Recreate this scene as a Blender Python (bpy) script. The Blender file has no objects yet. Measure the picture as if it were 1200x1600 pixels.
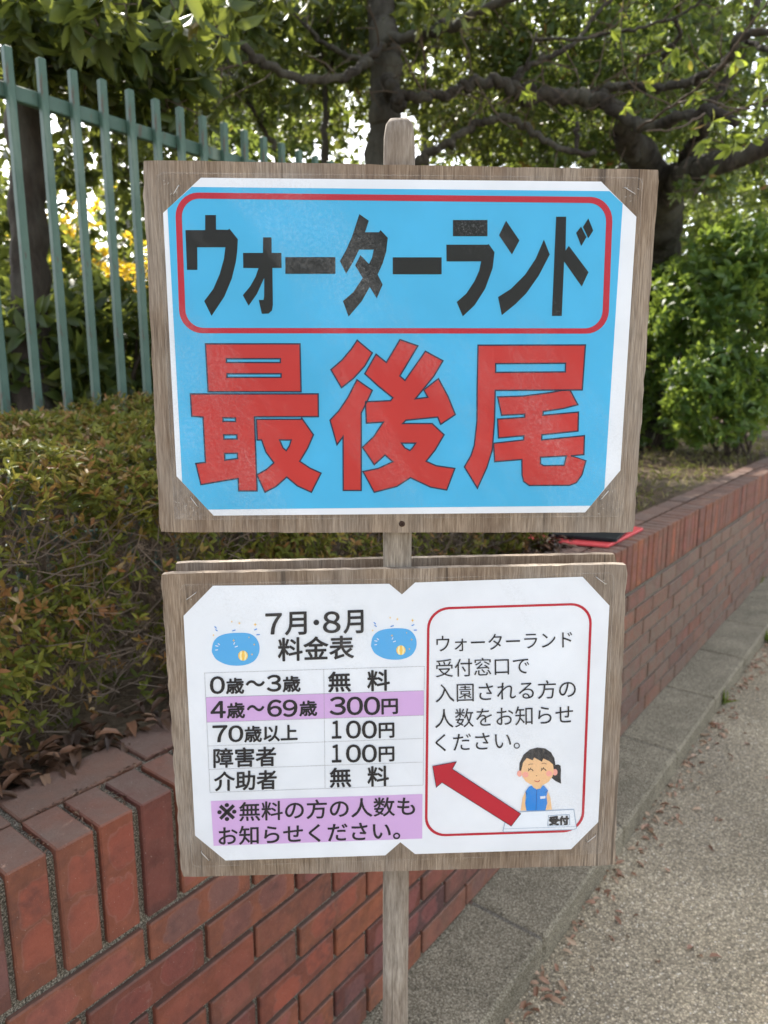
import bpy, math, random
import numpy as np
from mathutils import Vector, Matrix
from mathutils.geometry import tessellate_polygon
random.seed(7); RNG = np.random.default_rng(11)
SC = bpy.context.scene; COL = SC.collection

# ------------------------------------------------------------------ camera, world, sun, exposure
CZ = 1.589                       # eye height above the path
F, PITCH = 1110.0, math.radians(10.6)
cam = bpy.data.cameras.new('camera'); camo = bpy.data.objects.new('camera', cam); COL.objects.link(camo)
camo.location = (0, 0, CZ); camo.rotation_euler = (math.pi/2 - PITCH, 0, 0)
cam.sensor_fit = 'VERTICAL'; cam.sensor_height = 36.0; cam.sensor_width = 27.0; cam.lens = 36.0*F/1600
cam.clip_start = 0.02; cam.clip_end = 2000
cam.dof.use_dof = True; cam.dof.focus_distance = 0.66; cam.dof.aperture_fstop = 9.5
SC.camera = camo
SC.render.resolution_x, SC.render.resolution_y = 768, 1024

SUN_EL, SUN_AZ = math.radians(46), math.radians(-24)      # azimuth from +Y towards +X
wd = bpy.data.worlds.new("World"); SC.world = wd; wd.use_nodes = True
nt = wd.node_tree; bg = nt.nodes['Background']
sky = nt.nodes.new('ShaderNodeTexSky'); sky.sky_type = 'NISHITA'; sky.sun_disc = False
sky.sun_elevation = SUN_EL; sky.sun_rotation = SUN_AZ; sky.air_density = 1.0; sky.dust_density = 2.5; sky.ozone_density = 1.0
hs = nt.nodes.new('ShaderNodeHueSaturation'); hs.inputs['Saturation'].default_value = .36      # hazy, milky summer sky
nt.links.new(sky.outputs[0], hs.inputs['Color']); nt.links.new(hs.outputs[0], bg.inputs[0]); bg.inputs[1].default_value = 0.15
sl = bpy.data.lights.new('sun', 'SUN'); sl.energy = 3.2; sl.angle = math.radians(0.5); sl.color = (1, .93, .82)
so = bpy.data.objects.new('sun', sl); COL.objects.link(so); so.location = (0, 0, 20)
sd = Vector((math.sin(SUN_AZ)*math.cos(SUN_EL), math.cos(SUN_AZ)*math.cos(SUN_EL), math.sin(SUN_EL)))
so.rotation_euler = sd.to_track_quat('Z', 'Y').to_euler()
SC.view_settings.view_transform = 'Standard'; SC.view_settings.look = 'None'
SC.view_settings.exposure = 1.9; SC.view_settings.gamma = 1.0
SC.cycles.max_bounces = 8; SC.cycles.transparent_max_bounces = 12; SC.cycles.use_denoising = True

# ------------------------------------------------------------------ helpers
EYE = np.array([0, 0, CZ])
def ray(x, y):
    a = (x-600)/F; b = (800-y)/F
    return np.array([a, math.cos(PITCH)+b*math.sin(PITCH), -math.sin(PITCH)+b*math.cos(PITCH)])
def pt(x, y, d): return EYE + ray(x, y)*d
YAW = math.radians(37.8)
W3 = np.array([math.sin(YAW), math.cos(YAW), 0.0])       # along the wall
N3 = np.array([math.cos(YAW), -math.sin(YAW), 0.0])      # from the wall towards the path
def wq(s, q, z): return W3*s - N3*q + np.array([0, 0, z])
def on_q(x, y, q):
    r = ray(x, y); return EYE + r*(-q/(r@N3))
def on_z(x, y, z):
    r = ray(x, y); return EYE + r*((z-CZ)/r[2])

def srgb(r, g, b):
    f = lambda c: (c/255/12.92) if c/255 <= .04045 else ((c/255+.055)/1.055)**2.4
    return (f(r), f(g), f(b), 1)

class Mat:
    def __init__(s, name):
        s.m = bpy.data.materials.new(name); s.m.use_nodes = True
        s.t = s.m.node_tree; s.b = s.t.nodes['Principled BSDF']; s.out = s.t.nodes['Material Output']
        s._c = None
    def n(s, ty, **kw):
        nd = s.t.nodes.new('ShaderNode'+ty)
        for k, v in kw.items():
            if k.startswith('i_'):
                nd.inputs[k[2:].replace('_', ' ')].default_value = v
            else: setattr(nd, k, v)
        return nd
    def l(s, a, b): s.t.links.new(a, b)
    def coord(s, kind='Object', scale=(1, 1, 1)):
        if s._c is None: s._c = s.n('TexCoord')
        mp = s.n('Mapping'); mp.inputs['Scale'].default_value = scale
        s.l(s._c.outputs[kind], mp.inputs['Vector']); return mp.outputs[0]
    def noise(s, scale, vec, detail=4, rough=.55):
        nd = s.n('TexNoise'); nd.inputs['Scale'].default_value = scale; nd.inputs['Detail'].default_value = detail
        nd.inputs['Roughness'].default_value = rough; s.l(vec, nd.inputs['Vector']); return nd.outputs[0]
    def ramp(s, fac, stops, interp='LINEAR'):
        r = s.n('ValToRGB'); e = r.color_ramp.elements; r.color_ramp.interpolation = interp
        while len(e) < len(stops): e.new(.5)
        for el, (p, c) in zip(e, stops):
            el.position = p; el.color = c if len(c) == 4 else (*c, 1)
        s.l(fac, r.inputs[0]); return r.outputs[0]
    def mix(s, fac, a, b, mode='MIX'):
        m = s.n('Mix', data_type='RGBA', blend_type=mode)
        for sock, v in ((m.inputs[0], fac), (m.inputs[6], a), (m.inputs[7], b)):
            if hasattr(v, 'node'): s.l(v, sock)
            else: sock.default_value = v
        return m.outputs[2]
    def math(s, op, a, b=0.0, c=0.0):
        m = s.n('Math', operation=op)
        for i, v in enumerate((a, b, c)):
            if hasattr(v, 'node'): s.l(v, m.inputs[i])
            else: m.inputs[i].default_value = v
        return m.outputs[0]
    def attr(s, name):
        a = s.n('Attribute'); a.attribute_name = name; return a
    def bump(s, h, strength=.5, dist=.01):
        b = s.n('Bump'); b.inputs['Strength'].default_value = strength; b.inputs['Distance'].default_value = dist
        s.l(h, b.inputs['Height']); s.l(b.outputs[0], s.b.inputs['Normal'])
    def col(s, c):
        if hasattr(c, 'node'): s.l(c, s.b.inputs['Base Color'])
        else: s.b.inputs['Base Color'].default_value = c if len(c) == 4 else (*c, 1)
        return s
    def rough(s, v, spec=.4):
        if hasattr(v, 'node'): s.l(v, s.b.inputs['Roughness'])
        else: s.b.inputs['Roughness'].default_value = v
        s.b.inputs['Specular IOR Level'].default_value = spec; return s

def flat(name, c, r=.6, spec=.3):
    m = Mat(name); m.col(c); m.rough(r, spec); return m.m

def tag(o, label=None, cat=None, group=None, kind=None):
    if label: o['label'] = label
    if cat: o['category'] = cat
    if group: o['group'] = group
    if kind: o['kind'] = kind
    return o
def thing(name, loc, label, cat, group=None):
    o = bpy.data.objects.new(name, None); COL.objects.link(o); o.location = Vector(loc); o.empty_display_size = .1
    return tag(o, label, cat, group)
def wloc(o):
    v = Vector((0, 0, 0))
    while o is not None: v += o.location; o = o.parent
    return np.array(v)
def obj(name, V, Fc, mat, parent=None, loc=None, smooth=False, attrs=None, mats=None, midx=None, uv=None):
    """mesh from world coordinates; origin at loc (top-level) or at the parent's origin"""
    V = np.asarray(V, float).reshape(-1, 3)
    base = wloc(parent) if parent is not None else (np.array(loc, float) if loc is not None else np.zeros(3))
    me = bpy.data.meshes.new(name)
    if isinstance(Fc, np.ndarray):
        n, k = Fc.shape
        me.vertices.add(len(V)); me.vertices.foreach_set('co', (V-base).astype(np.float32).ravel())
        me.loops.add(n*k); me.loops.foreach_set('vertex_index', Fc.astype(np.int32).ravel())
        me.polygons.add(n); me.polygons.foreach_set('loop_start', np.arange(0, n*k, k, dtype=np.int32))
        me.update(calc_edges=True)
    else:
        me.from_pydata([tuple(v) for v in (V-base)], [], [tuple(f) for f in Fc]); me.update()
    for m in (mats or [mat]): me.materials.append(m)
    if midx is not None: me.polygons.foreach_set('material_index', np.array(midx, dtype=np.int32))
    if attrs:
        for k, v in attrs.items():
            v = np.asarray(v, np.float32)
            if v.ndim == 1:
                a = me.attributes.new(k, 'FLOAT', 'POINT'); a.data.foreach_set('value', v)
            else:
                a = me.attributes.new(k, 'FLOAT_VECTOR', 'POINT'); a.data.foreach_set('vector', v.ravel())
    if uv is not None:
        vi = np.empty(len(me.loops), np.int32); me.loops.foreach_get('vertex_index', vi)
        u = me.uv_layers.new(name='UVMap'); u.data.foreach_set('uv', np.asarray(uv, np.float32)[vi].ravel())
    if smooth: me.polygons.foreach_set('use_smooth', np.ones(len(me.polygons), bool))
    o = bpy.data.objects.new(name, me); COL.objects.link(o)
    if parent is not None: o.parent = parent
    else: o.location = Vector(base)
    return o

def fix_normals(o):
    import bmesh
    bm = bmesh.new(); bm.from_mesh(o.data); bmesh.ops.recalc_face_normals(bm, faces=bm.faces); bm.to_mesh(o.data); bm.free()
    return o

class MB:
    def __init__(s): s.V = []; s.F = []; s.A = {}; s.UV = []; s.n = 0
    def add(s, V, Fc, uv=None, **attrs):
        V = np.asarray(V, float); k = len(V)
        s.V.append(V); s.F += [tuple(i+s.n for i in f) for f in Fc]; s.n += k
        s.UV.append(np.zeros((k, 2)) if uv is None else np.asarray(uv))
        for a, v in attrs.items(): s.A.setdefault(a, []).append(np.broadcast_to(np.asarray(v, float), (k,)))
    def build(s, name, mat, parent=None, smooth=False, loc=None, **kw):
        return obj(name, np.concatenate(s.V), s.F, mat, parent, smooth=smooth, loc=loc,
                   attrs={a: np.concatenate(v) for a, v in s.A.items()} or None, uv=np.concatenate(s.UV), **kw)

def bevbox(c, ax, dims, bev):
    """chamfered box: centre, 3 axes (rows), dims -> V, F, local coords"""
    h = np.array(dims)/2; V = []; idx = {}
    for sx in (-1, 1):
        for sy in (-1, 1):
            for sz in (-1, 1):
                s = np.array([sx, sy, sz])
                for k in range(3):
                    p = s*h
                    for j in range(3):
                        if j != k: p[j] -= s[j]*bev
                    idx[(sx, sy, sz, k)] = len(V); V.append(p)
    Fc = []
    for k in range(3):
        a, b = [(1, 2), (2, 0), (0, 1)][k]
        for sg in (-1, 1):
            q = []
            for (u, v) in ((-1, -1), (1, -1), (1, 1), (-1, 1)):
                s = [0, 0, 0]; s[k] = sg; s[a] = u; s[b] = v; q.append(idx[(*s, k)])
            Fc.append(q if sg > 0 else q[::-1])
    for k in range(3):                      # edges along axis k
        a, b = [(1, 2), (2, 0), (0, 1)][k]
        for u in (-1, 1):
            for v in (-1, 1):
                s0 = [0, 0, 0]; s0[a] = u; s0[b] = v; s1 = list(s0); s0[k] = -1; s1[k] = 1
                q = [idx[(*s0, a)], idx[(*s1, a)], idx[(*s1, b)], idx[(*s0, b)]]
                Fc.append(q if u*v < 0 else q[::-1])
    for sx in (-1, 1):
        for sy in (-1, 1):
            for sz in (-1, 1):
                q = [idx[(sx, sy, sz, k)] for k in range(3)]
                Fc.append(q if sx*sy*sz > 0 else q[::-1])
    V = np.array(V); ax = np.asarray(ax, float)
    return np.asarray(c)+V@ax, Fc, V
WAX = np.array([W3, -N3, [0, 0, 1]])        # wall axes: along, into, up

def catmull(P, R, n=6):
    P = np.asarray(P, float); R = np.asarray(R, float); out = []; ro = []
    Q = np.vstack([2*P[0]-P[1], P, 2*P[-1]-P[-2]])
    for i in range(len(P)-1):
        p0, p1, p2, p3 = Q[i:i+4]
        for t in np.linspace(0, 1, n, endpoint=False):
            out.append(.5*((2*p1)+(-p0+p2)*t+(2*p0-5*p1+4*p2-p3)*t*t+(-p0+3*p1-3*p2+p3)*t**3)); ro.append(R[i]*(1-t)+R[i+1]*t)
    out.append(P[-1]); ro.append(R[-1]); return np.array(out), np.array(ro)
def tube(P, R, sides=8, jit=0.0, cap=True):
    P = np.asarray(P, float); n = len(P); T = np.gradient(P, axis=0); T /= np.linalg.norm(T, axis=1)[:, None]+1e-9
    ref = np.array([0, 0, 1.]) if abs(T[0][2]) < .9 else np.array([1., 0, 0]); V = []
    u = np.cross(T[0], ref); u /= np.linalg.norm(u)
    for i in range(n):
        u = u-T[i]*(u@T[i]); u /= np.linalg.norm(u)+1e-9; v = np.cross(T[i], u)
        for k in range(sides):
            a = 2*math.pi*k/sides; r = R[i]*(1+jit*random.uniform(-1, 1))
            V.append(P[i]+(u*math.cos(a)+v*math.sin(a))*r)
    Fc = [(i*sides+k, i*sides+(k+1) % sides, (i+1)*sides+(k+1) % sides, (i+1)*sides+k) for i in range(n-1) for k in range(sides)]
    if cap: Fc += [tuple(range(sides))[::-1], tuple((n-1)*sides+k for k in range(sides))]
    return np.array(V), Fc

# leaf clouds ------------------------------------------------------
LT = np.array([[0, 0, 0], [.5, 0, -.03], [1, 0, -.16], [.30, .20, .05], [.68, .17, .0], [.30, -.20, .05], [.68, -.17, .0]])
LF = np.array([[0, 5, 1], [1, 5, 6], [1, 6, 2], [0, 1, 3], [1, 4, 3], [1, 2, 4]])
def unit(v): return v/(np.linalg.norm(v, axis=-1, keepdims=True)+1e-9)
def leaf_mesh(C, D, U, L, wid=1.0, rnd=None, curl=1.0):
    """C base points, D leaf direction, U approx normal, L lengths"""
    D = unit(D); S = unit(np.cross(U, D)); Nn = np.cross(D, S); n = len(C)
    T = LT.copy(); T[:, 1] *= wid; T[:, 2] *= curl
    V = C[:, None, :] + (T[None, :, 0, None]*D[:, None, :] + T[None, :, 1, None]*S[:, None, :] + T[None, :, 2, None]*Nn[:, None, :])*L[:, None, None]
    Fc = (LF[None]+(np.arange(n)*7)[:, None, None]).reshape(-1, 3)
    r = RNG.random(n) if rnd is None else rnd
    return V.reshape(-1, 3), Fc, np.repeat(r, 7)
def rosettes(P, A, per, L, spread=(45, 85), jitter=.3, stem=0.0):
    """per leaves round each point P pointing along axis A (upward twig ends)"""
    n = len(P); A = unit(A); ref = unit(RNG.normal(size=(n, 3))); u = unit(np.cross(A, ref)); v = np.cross(A, u)
    C, D, U, LL = [], [], [], []
    for k in range(per):
        a = 2*np.pi*k/per*1.0+RNG.normal(0, .35, n)+RNG.random(1)*6
        th = np.radians(RNG.uniform(*spread, n))
        rad = u*np.cos(a)[:, None]+v*np.sin(a)[:, None]
        d = A*np.cos(th)[:, None]+rad*np.sin(th)[:, None]+RNG.normal(0, jitter*.3, (n, 3))
        C.append(P+A*(RNG.uniform(-stem, 0, n)[:, None])); D.append(d); U.append(A*np.sin(th)[:, None]-rad*np.cos(th)[:, None]+RNG.normal(0, jitter, (n, 3)))
        LL.append(L*RNG.uniform(.65, 1.15, n))
    return np.concatenate(C), np.concatenate(D), np.concatenate(U), np.concatenate(LL)
def ellipsoid_pts(c, r, n, shell=.45):
    d = unit(RNG.normal(size=(n, 3))); k = (RNG.random(n)*(1-shell**3)+shell**3)**(1/3)
    return np.asarray(c)+d*np.asarray(r)*k[:, None], d
def clumpy(P, keep=.7, scale=.35):
    """drop points in random balls so that gaps open between clumps"""
    n = len(P); m = max(3, int(n*.012)); G = P[RNG.integers(0, n, m)]+RNG.normal(0, .05, (m, 3))
    d = np.linalg.norm(P[:, None]-G[None], axis=2).min(1)
    q = np.quantile(d, 1-keep); return d > q

# ------------------------------------------------------------------ materials
def leaf_mat(name, stops, trans=.45, spec=.35, tcol=None):
    m = Mat(name); a = m.attr('rnd').outputs['Fac']; c = m.ramp(a, stops)
    m.b.inputs['Roughness'].default_value = .42; m.b.inputs['Specular IOR Level'].default_value = spec
    m.col(c)
    tr = m.n('BsdfTranslucent'); m.l(m.mix(.75, c, tcol or (.42, .5, .06, 1)), tr.inputs[0])
    mx = m.n('MixShader'); mx.inputs[0].default_value = trans
    m.l(m.b.outputs[0], mx.inputs[1]); m.l(tr.outputs[0], mx.inputs[2]); m.l(mx.outputs[0], m.out.inputs[0]); return m.m
M_TREE = leaf_mat('tree_leaf', [(0, (.024, .044, .014)), (.5, (.052, .082, .022)), (.85, (.085, .12, .028)), (1, (.16, .11, .035))], .35, .35, (.34, .38, .06, 1))
M_TREE2 = leaf_mat('glossy_leaf', [(0, (.026, .052, .020)), (.6, (.052, .095, .030)), (.95, (.095, .15, .035)), (1, (.24, .09, .045))], .36, .45, (.36, .44, .07, 1))
M_YOUNG = leaf_mat('young_leaf', [(0, (.09, .14, .025)), (.7, (.16, .20, .04)), (1, (.28, .12, .05))], .5)
M_SHRUB = leaf_mat('shrub_leaf', [(0, (.028, .066, .018)), (.5, (.065, .135, .03)), (.8, (.11, .19, .035)), (1, (.18, .24, .045))], .42, .5, (.34, .44, .06, 1))
M_FAR = leaf_mat('far_leaf', [(0, (.04, .07, .022)), (.6, (.08, .12, .032)), (1, (.15, .18, .045))], .42, .35, (.34, .40, .07, 1))
M_YELLOW = leaf_mat('yellow_leaf', [(0, (.12, .14, .02)), (.3, (.45, .33, .03)), (1, (.65, .45, .03))], .5, .3, (.8, .6, .05, 1))
M_AZA = leaf_mat('azalea_leaf', [(0, (.04, .055, .012)), (.35, (.10, .118, .022)), (.62, (.20, .20, .034)), (.76, (.22, .145, .045)), (.92, (.25, .105, .045)), (1, (.36, .27, .15))], .26, .12, (.26, .24, .05, 1))
M_LITTER = leaf_mat('dry_leaf', [(0, (.035, .022, .016)), (.5, (.09, .05, .03)), (.8, (.18, .09, .05)), (1, (.27, .20, .14))], .1, .3, (.2, .1, .04, 1))
M_GUTTER = leaf_mat('gutter_leaf', [(0, (.07, .035, .022)), (.4, (.20, .10, .06)), (.75, (.34, .19, .12)), (1, (.48, .34, .23))], .1, .3, (.2, .1, .04, 1))
M_GRASS = leaf_mat('grass_blade', [(0, (.06, .10, .02)), (.5, (.12, .18, .03)), (1, (.22, .24, .06))], .4)
M_DRY = leaf_mat('dry_grass', [(0, (.10, .12, .03)), (.5, (.24, .20, .09)), (1, (.34, .27, .15))], .3)

def bark(name, c1, c2, sc=30):
    m = Mat(name); v = m.coord('Object', (1, 1, .35)); n1 = m.noise(sc, v, 8, .7); n2 = m.noise(5, v, 3)
    c = m.mix(m.ramp(n2, [(.4, (0, 0, 0)), (.65, (1, 1, 1))]), m.ramp(n1, [(.3, c1), (.7, c2)]), (.10, .096, .078, 1))
    m.col(c); m.rough(.9, .2); m.bump(n1, 1.0, .04); return m.m
M_BARK = bark('bark', (.016, .013, .011), (.066, .057, .048)); M_TWIG = flat('twig_bark', (.085, .065, .05, 1), .85, .2)
M_DARKBARK = bark('dark_bark', (.022, .017, .013), (.07, .055, .042), 22)

def wood(name, c_dark, c_mid, c_light, vscale=(1, 1, .05), sc=420):
    m = Mat(name); v = m.coord('Object', vscale); n1 = m.noise(sc, v, 6, .65); n2 = m.noise(9, m.coord('Object', (1, 1, .5)), 5, .6)
    n3 = m.noise(60, m.coord('Object', (1, 1, .12)), 4, .6)
    c = m.ramp(n1, [(.28, c_dark), (.5, c_mid), (.72, c_light)])
    c = m.mix(m.ramp(n3, [(.35, (.55, .55, .55)), (.6, (1, 1, 1))]), c, c, 'MIX') if False else m.mix(.75, c, m.ramp(n3, [(.3, (.55, .52, .5)), (.62, (1.15, 1.15, 1.15))]), 'MULTIPLY')
    c = m.mix(m.math('MULTIPLY', m.ramp(n2, [(.42, (0, 0, 0)), (.72, (1, 1, 1))]), .55), c, (.13, .085, .06, 1))
    g = m.ramp(m.noise(6, m.coord('Object', (1, 1, .6)), 5, .65), [(.46, (0, 0, 0)), (.66, (1, 1, 1))])
    c = m.mix(m.math('MULTIPLY', g, .55), c, m.ramp(n1, [(.3, (.20, .18, .155)), (.7, (.42, .39, .35))]))
    ck = m.ramp(m.noise(150, m.coord('Object', (1, 1, .018)), 2, .5), [(.30, (1, 1, 1)), (.345, (0, 0, 0))])
    c = m.mix(m.math('MULTIPLY', ck, .6), c, (.035, .026, .02, 1))
    m.col(c); m.rough(.85, .25); m.bump(n1, .5, .0015); return m.m
M_PLY = wood('weathered_plywood', (.105, .074, .050), (.225, .172, .125), (.36, .295, .225), (1, 1, .045), 800)
M_STAKE = wood('grey_wood', (.12, .10, .08), (.245, .213, .175), (.37, .335, .285), (1, 1, .11), 380)
M_EDGE = wood('worn_wood_edge', (.12, .095, .07), (.22, .18, .14), (.33, .28, .22), (.3, .3, 1), 300)
def printed(name, c, wear=0):
    m = Mat(name); v = m.coord('Object'); n = m.noise(14, v, 4); k = m.ramp(n, [(.3, (.93, .93, .93)), (.7, (1.05, 1.05, 1.05))])
    cc = m.mix(1.0, c, k, 'MULTIPLY')
    if wear:
        w = m.math('MULTIPLY', m.ramp(m.noise(520, v, 3, .8), [(.55, (0, 0, 0)), (.66, (1, 1, 1))]), m.ramp(m.noise(13, v, 4), [(.50, (0, 0, 0)), (.64, (1, 1, 1))]))
        cc = m.mix(m.math('MULTIPLY', w, wear), cc, (.75, .78, .8, 1))
    m.col(cc); m.rough(.55, .25); return m.m
M_PAPER = printed('white_paper', (.73, .775, .84, 1))
M_CYAN = printed('cyan_print', (.065, .43, .72, 1), 0)
M_RED = printed('red_print', (.49, .036, .032, 1), 0)
M_BORDER = printed('dark_red_print', (.45, .022, .04, 1), 0)
M_BLACK = printed('black_print', (.011, .012, .010, 1), .11)
M_INK = flat('black_ink', (.02, .02, .024, 1), .5)
M_OUTL = flat('navy_outline', (.02, .02, .05, 1), .5)
M_PURPLE = flat('lilac_print', (.60, .40, .70, 1), .55)
M_GREY = flat('grey_print', (.30, .30, .32, 1), .6)
M_SKIN = flat('skin_print', (.80, .52, .28, 1), .6); M_PINK = flat('pink_print', (.82, .38, .32, 1), .6)
M_BLUE = flat('blue_print', (.03, .24, .68, 1), .6); M_NAVY = flat('deep_blue_print', (.02, .12, .38, 1), .6)
M_POOL = flat('pool_blue_print', (.10, .40, .75, 1), .6); M_STAR = flat('yellow_print', (.85, .55, .12, 1), .6); M_PALE = flat('pale_yellow_print', (.9, .8, .45, 1), .6)
M_DESK = flat('pale_blue_print', (.74, .80, .88, 1), .6); M_DESKL = flat('grey_blue_print', (.30, .40, .52, 1), .6); M_BROWN = flat('brown_print', (.16, .06, .03, 1), .6)
M_STEEL = Mat('staple_steel'); M_STEEL.col((.55, .55, .55)); M_STEEL.b.inputs['Metallic'].default_value = 1; M_STEEL.rough(.35); M_STEEL = M_STEEL.m

def film_mat():
    m = Mat('clear_laminate'); v = m.coord('Object')
    m.t.nodes.remove(m.b)
    g = m.n('BsdfGlossy'); tr = m.n('BsdfTransparent'); fr = m.n('Fresnel'); fr.inputs['IOR'].default_value = 1.13
    tr.inputs[0].default_value = (.985, .985, .985, 1)
    n1 = m.noise(7, v, 3); n2 = m.noise(40, m.coord('Object', (1, 1, .6)), 3)
    b = m.n('Bump'); b.inputs['Strength'].default_value = .35; b.inputs['Distance'].default_value = .004
    m.l(m.math('ADD', n1, m.math('MULTIPLY', n2, .12)), b.inputs['Height']); m.l(b.outputs[0], g.inputs['Normal']); m.l(b.outputs[0], fr.inputs['Normal'])
    sc = m.ramp(m.noise(260, m.coord('Object', (1, 1, .35)), 3, .8), [(.6, (.10, .10, .10)), (.72, (.5, .5, .5))])
    m.l(sc, g.inputs['Roughness'])
    mx = m.n('MixShader'); m.l(fr.outputs[0], mx.inputs[0]); m.l(tr.outputs[0], mx.inputs[1]); m.l(g.outputs[0], mx.inputs[2])
    # pale diagonal glare painted as diffuse white clouds, broken into fine scuff scratches
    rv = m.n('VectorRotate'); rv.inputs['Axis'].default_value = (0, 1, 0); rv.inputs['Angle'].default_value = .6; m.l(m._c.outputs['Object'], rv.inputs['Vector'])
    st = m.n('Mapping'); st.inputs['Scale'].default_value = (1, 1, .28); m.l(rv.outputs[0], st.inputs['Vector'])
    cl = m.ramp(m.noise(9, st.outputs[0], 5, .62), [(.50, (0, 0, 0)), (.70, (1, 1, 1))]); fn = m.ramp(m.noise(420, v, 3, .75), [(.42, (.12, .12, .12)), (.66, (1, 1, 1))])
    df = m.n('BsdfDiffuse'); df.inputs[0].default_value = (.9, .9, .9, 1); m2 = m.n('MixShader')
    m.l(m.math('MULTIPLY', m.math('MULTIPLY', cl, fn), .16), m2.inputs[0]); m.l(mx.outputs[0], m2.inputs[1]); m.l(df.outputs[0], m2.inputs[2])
    m.l(m2.outputs[0], m.out.inputs[0]); return m.m
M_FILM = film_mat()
def film_edge():
    m = Mat('laminate_edge'); m.col((.7, .7, .68)); m.rough(.3, .5); tr = m.n('BsdfTransparent'); mx = m.n('MixShader')
    m.l(m.math('MULTIPLY_ADD', m.noise(30, m.coord('Object'), 3), .34, -.04), mx.inputs[0]); m.l(tr.outputs[0], mx.inputs[1]); m.l(m.b.outputs[0], mx.inputs[2]); m.l(mx.outputs[0], m.out.inputs[0]); return m.m
M_FEDGE = film_edge()

def brick_mat():
    m = Mat('red_brick'); v = m.coord('Object')
    uvn = m.n('UVMap'); sep = m.n('SeparateXYZ'); m.l(uvn.outputs[0], sep.inputs[0]); u, w = sep.outputs[0], sep.outputs[1]
    r1 = m.attr('r1').outputs['Fac']; r2 = m.attr('r2').outputs['Fac']; dirt = m.attr('dirt').outputs['Fac']; fr = m.attr('front').outputs['Fac']
    c = m.ramp(r1, [(0, (.115, .042, .034)), (.2, (.185, .060, .038)), (.5, (.205, .074, .045)), (.72, (.155, .062, .043)), (.88, (.26, .088, .042)), (1, (.095, .046, .043))])
    n1 = m.noise(22, v, 5, .6); c = m.mix(.8, c, m.ramp(n1, [(.3, (.72, .72, .72)), (.7, (1.25, 1.2, 1.15))]), 'MULTIPLY')
    # fired patches where bricks touched in the kiln: two soft rounded spots a brick
    wob = m.math('MULTIPLY', m.math('SUBTRACT', m.noise(35, v, 2), .5), .22)
    def spot(cu, cw, ru, rw):
        du = m.math('DIVIDE', m.math('SUBTRACT', m.math('ADD', u, wob), cu), ru); dw = m.math('DIVIDE', m.math('SUBTRACT', m.math('ADD', w, wob), cw), rw)
        d = m.math('ADD', m.math('POWER', m.math('ABSOLUTE', du), 4.), m.math('POWER', m.math('ABSOLUTE', dw), 4.))
        return m.math('SUBTRACT', d, 1.0)
    s1 = spot(m.math('MULTIPLY_ADD', r2, .12, .22), m.math('MULTIPLY_ADD', r1, .3, .35), .17, .42); s2 = spot(m.math('MULTIPLY_ADD', r1, -.12, .78), m.math('MULTIPLY_ADD', r2, .3, .35), .17, .42)
    sm = m.math('MINIMUM', s1, s2)
    inside = m.ramp(m.math('MULTIPLY_ADD', sm, .5, .5), [(.20, (1, 1, 1)), (.54, (0, 0, 0))])
    rim = m.ramp(m.math('MULTIPLY_ADD', sm, .5, .5), [(.30, (0, 0, 0)), (.44, (1, 1, 1)), (.54, (0, 0, 0))])
    gate = m.math('MULTIPLY', fr, m.ramp(r2, [(.15, (.15, .15, .15)), (.5, (.8, .8, .8))]))
    c = m.mix(m.math('MULTIPLY', inside, m.math('MULTIPLY', gate, .75)), c, m.ramp(r2, [(0, (.34, .10, .072)), (.5, (.27, .085, .075)), (.68, (.14, .085, .082)), (.85, (.20, .055, .045)), (1, (.36, .095, .055))]))
    c = m.mix(m.math('MULTIPLY', rim, m.math('MULTIPLY', gate, .20)), c, (.36, .22, .20, 1))
    n4 = m.noise(9, v, 4); n5 = m.noise(70, v, 4)
    dk = m.math('MULTIPLY', m.ramp(n4, [(.45, (0, 0, 0)), (.68, (1, 1, 1))]), m.ramp(n5, [(.3, (0, 0, 0)), (.65, (1, 1, 1))]))
    c = m.mix(m.math('MULTIPLY', dk, .6), c, (.06, .038, .036, 1))
    c = m.mix(m.math('MULTIPLY', dirt, m.ramp(m.noise(30, v, 4), [(.3, (.45, .45, .45)), (.7, (1, 1, 1))])), c, (.17, .135, .104, 1))
    # grime and dust lie on upward faces
    ge = m.n('NewGeometry'); sx = m.n('SeparateXYZ'); m.l(ge.outputs['True Normal'], sx.inputs[0])
    up = m.math('MULTIPLY', m.ramp(sx.outputs[2], [(.55, (0, 0, 0)), (.9, (1, 1, 1))]), m.ramp(m.noise(14, v, 5, .65), [(.25, (.35, .35, .35)), (.7, (.95, .95, .95))]))
    c = m.mix(up, c, (.150, .106, .086, 1))
    fl = m.ramp(m.noise(420, v, 1, .5), [(.74, (0, 0, 0)), (.79, (1, 1, 1))])
    c = m.mix(m.math('MULTIPLY', fl, .5), c, (.5, .45, .4, 1))
    m.col(c); m.rough(m.ramp(n5, [(.3, (.6, .6, .6)), (.7, (.88, .88, .88))]), .25)
    m.bump(m.math('ADD', n5, m.math('MULTIPLY', m.noise(400, v, 3), .7)), .55, .004); return m.m
M_BRICK = brick_mat()
def mortar_mat():
    m = Mat('mortar'); v = m.coord('Object'); n = m.noise(420, v, 3, .7)
    m.col(m.ramp(n, [(.36, (.05, .045, .036)), (.5, (.15, .135, .105)), (.62, (.48, .44, .37))])); m.rough(.95, .1); m.bump(n, 1, .006); return m.m
M_MORTAR = mortar_mat()
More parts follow.
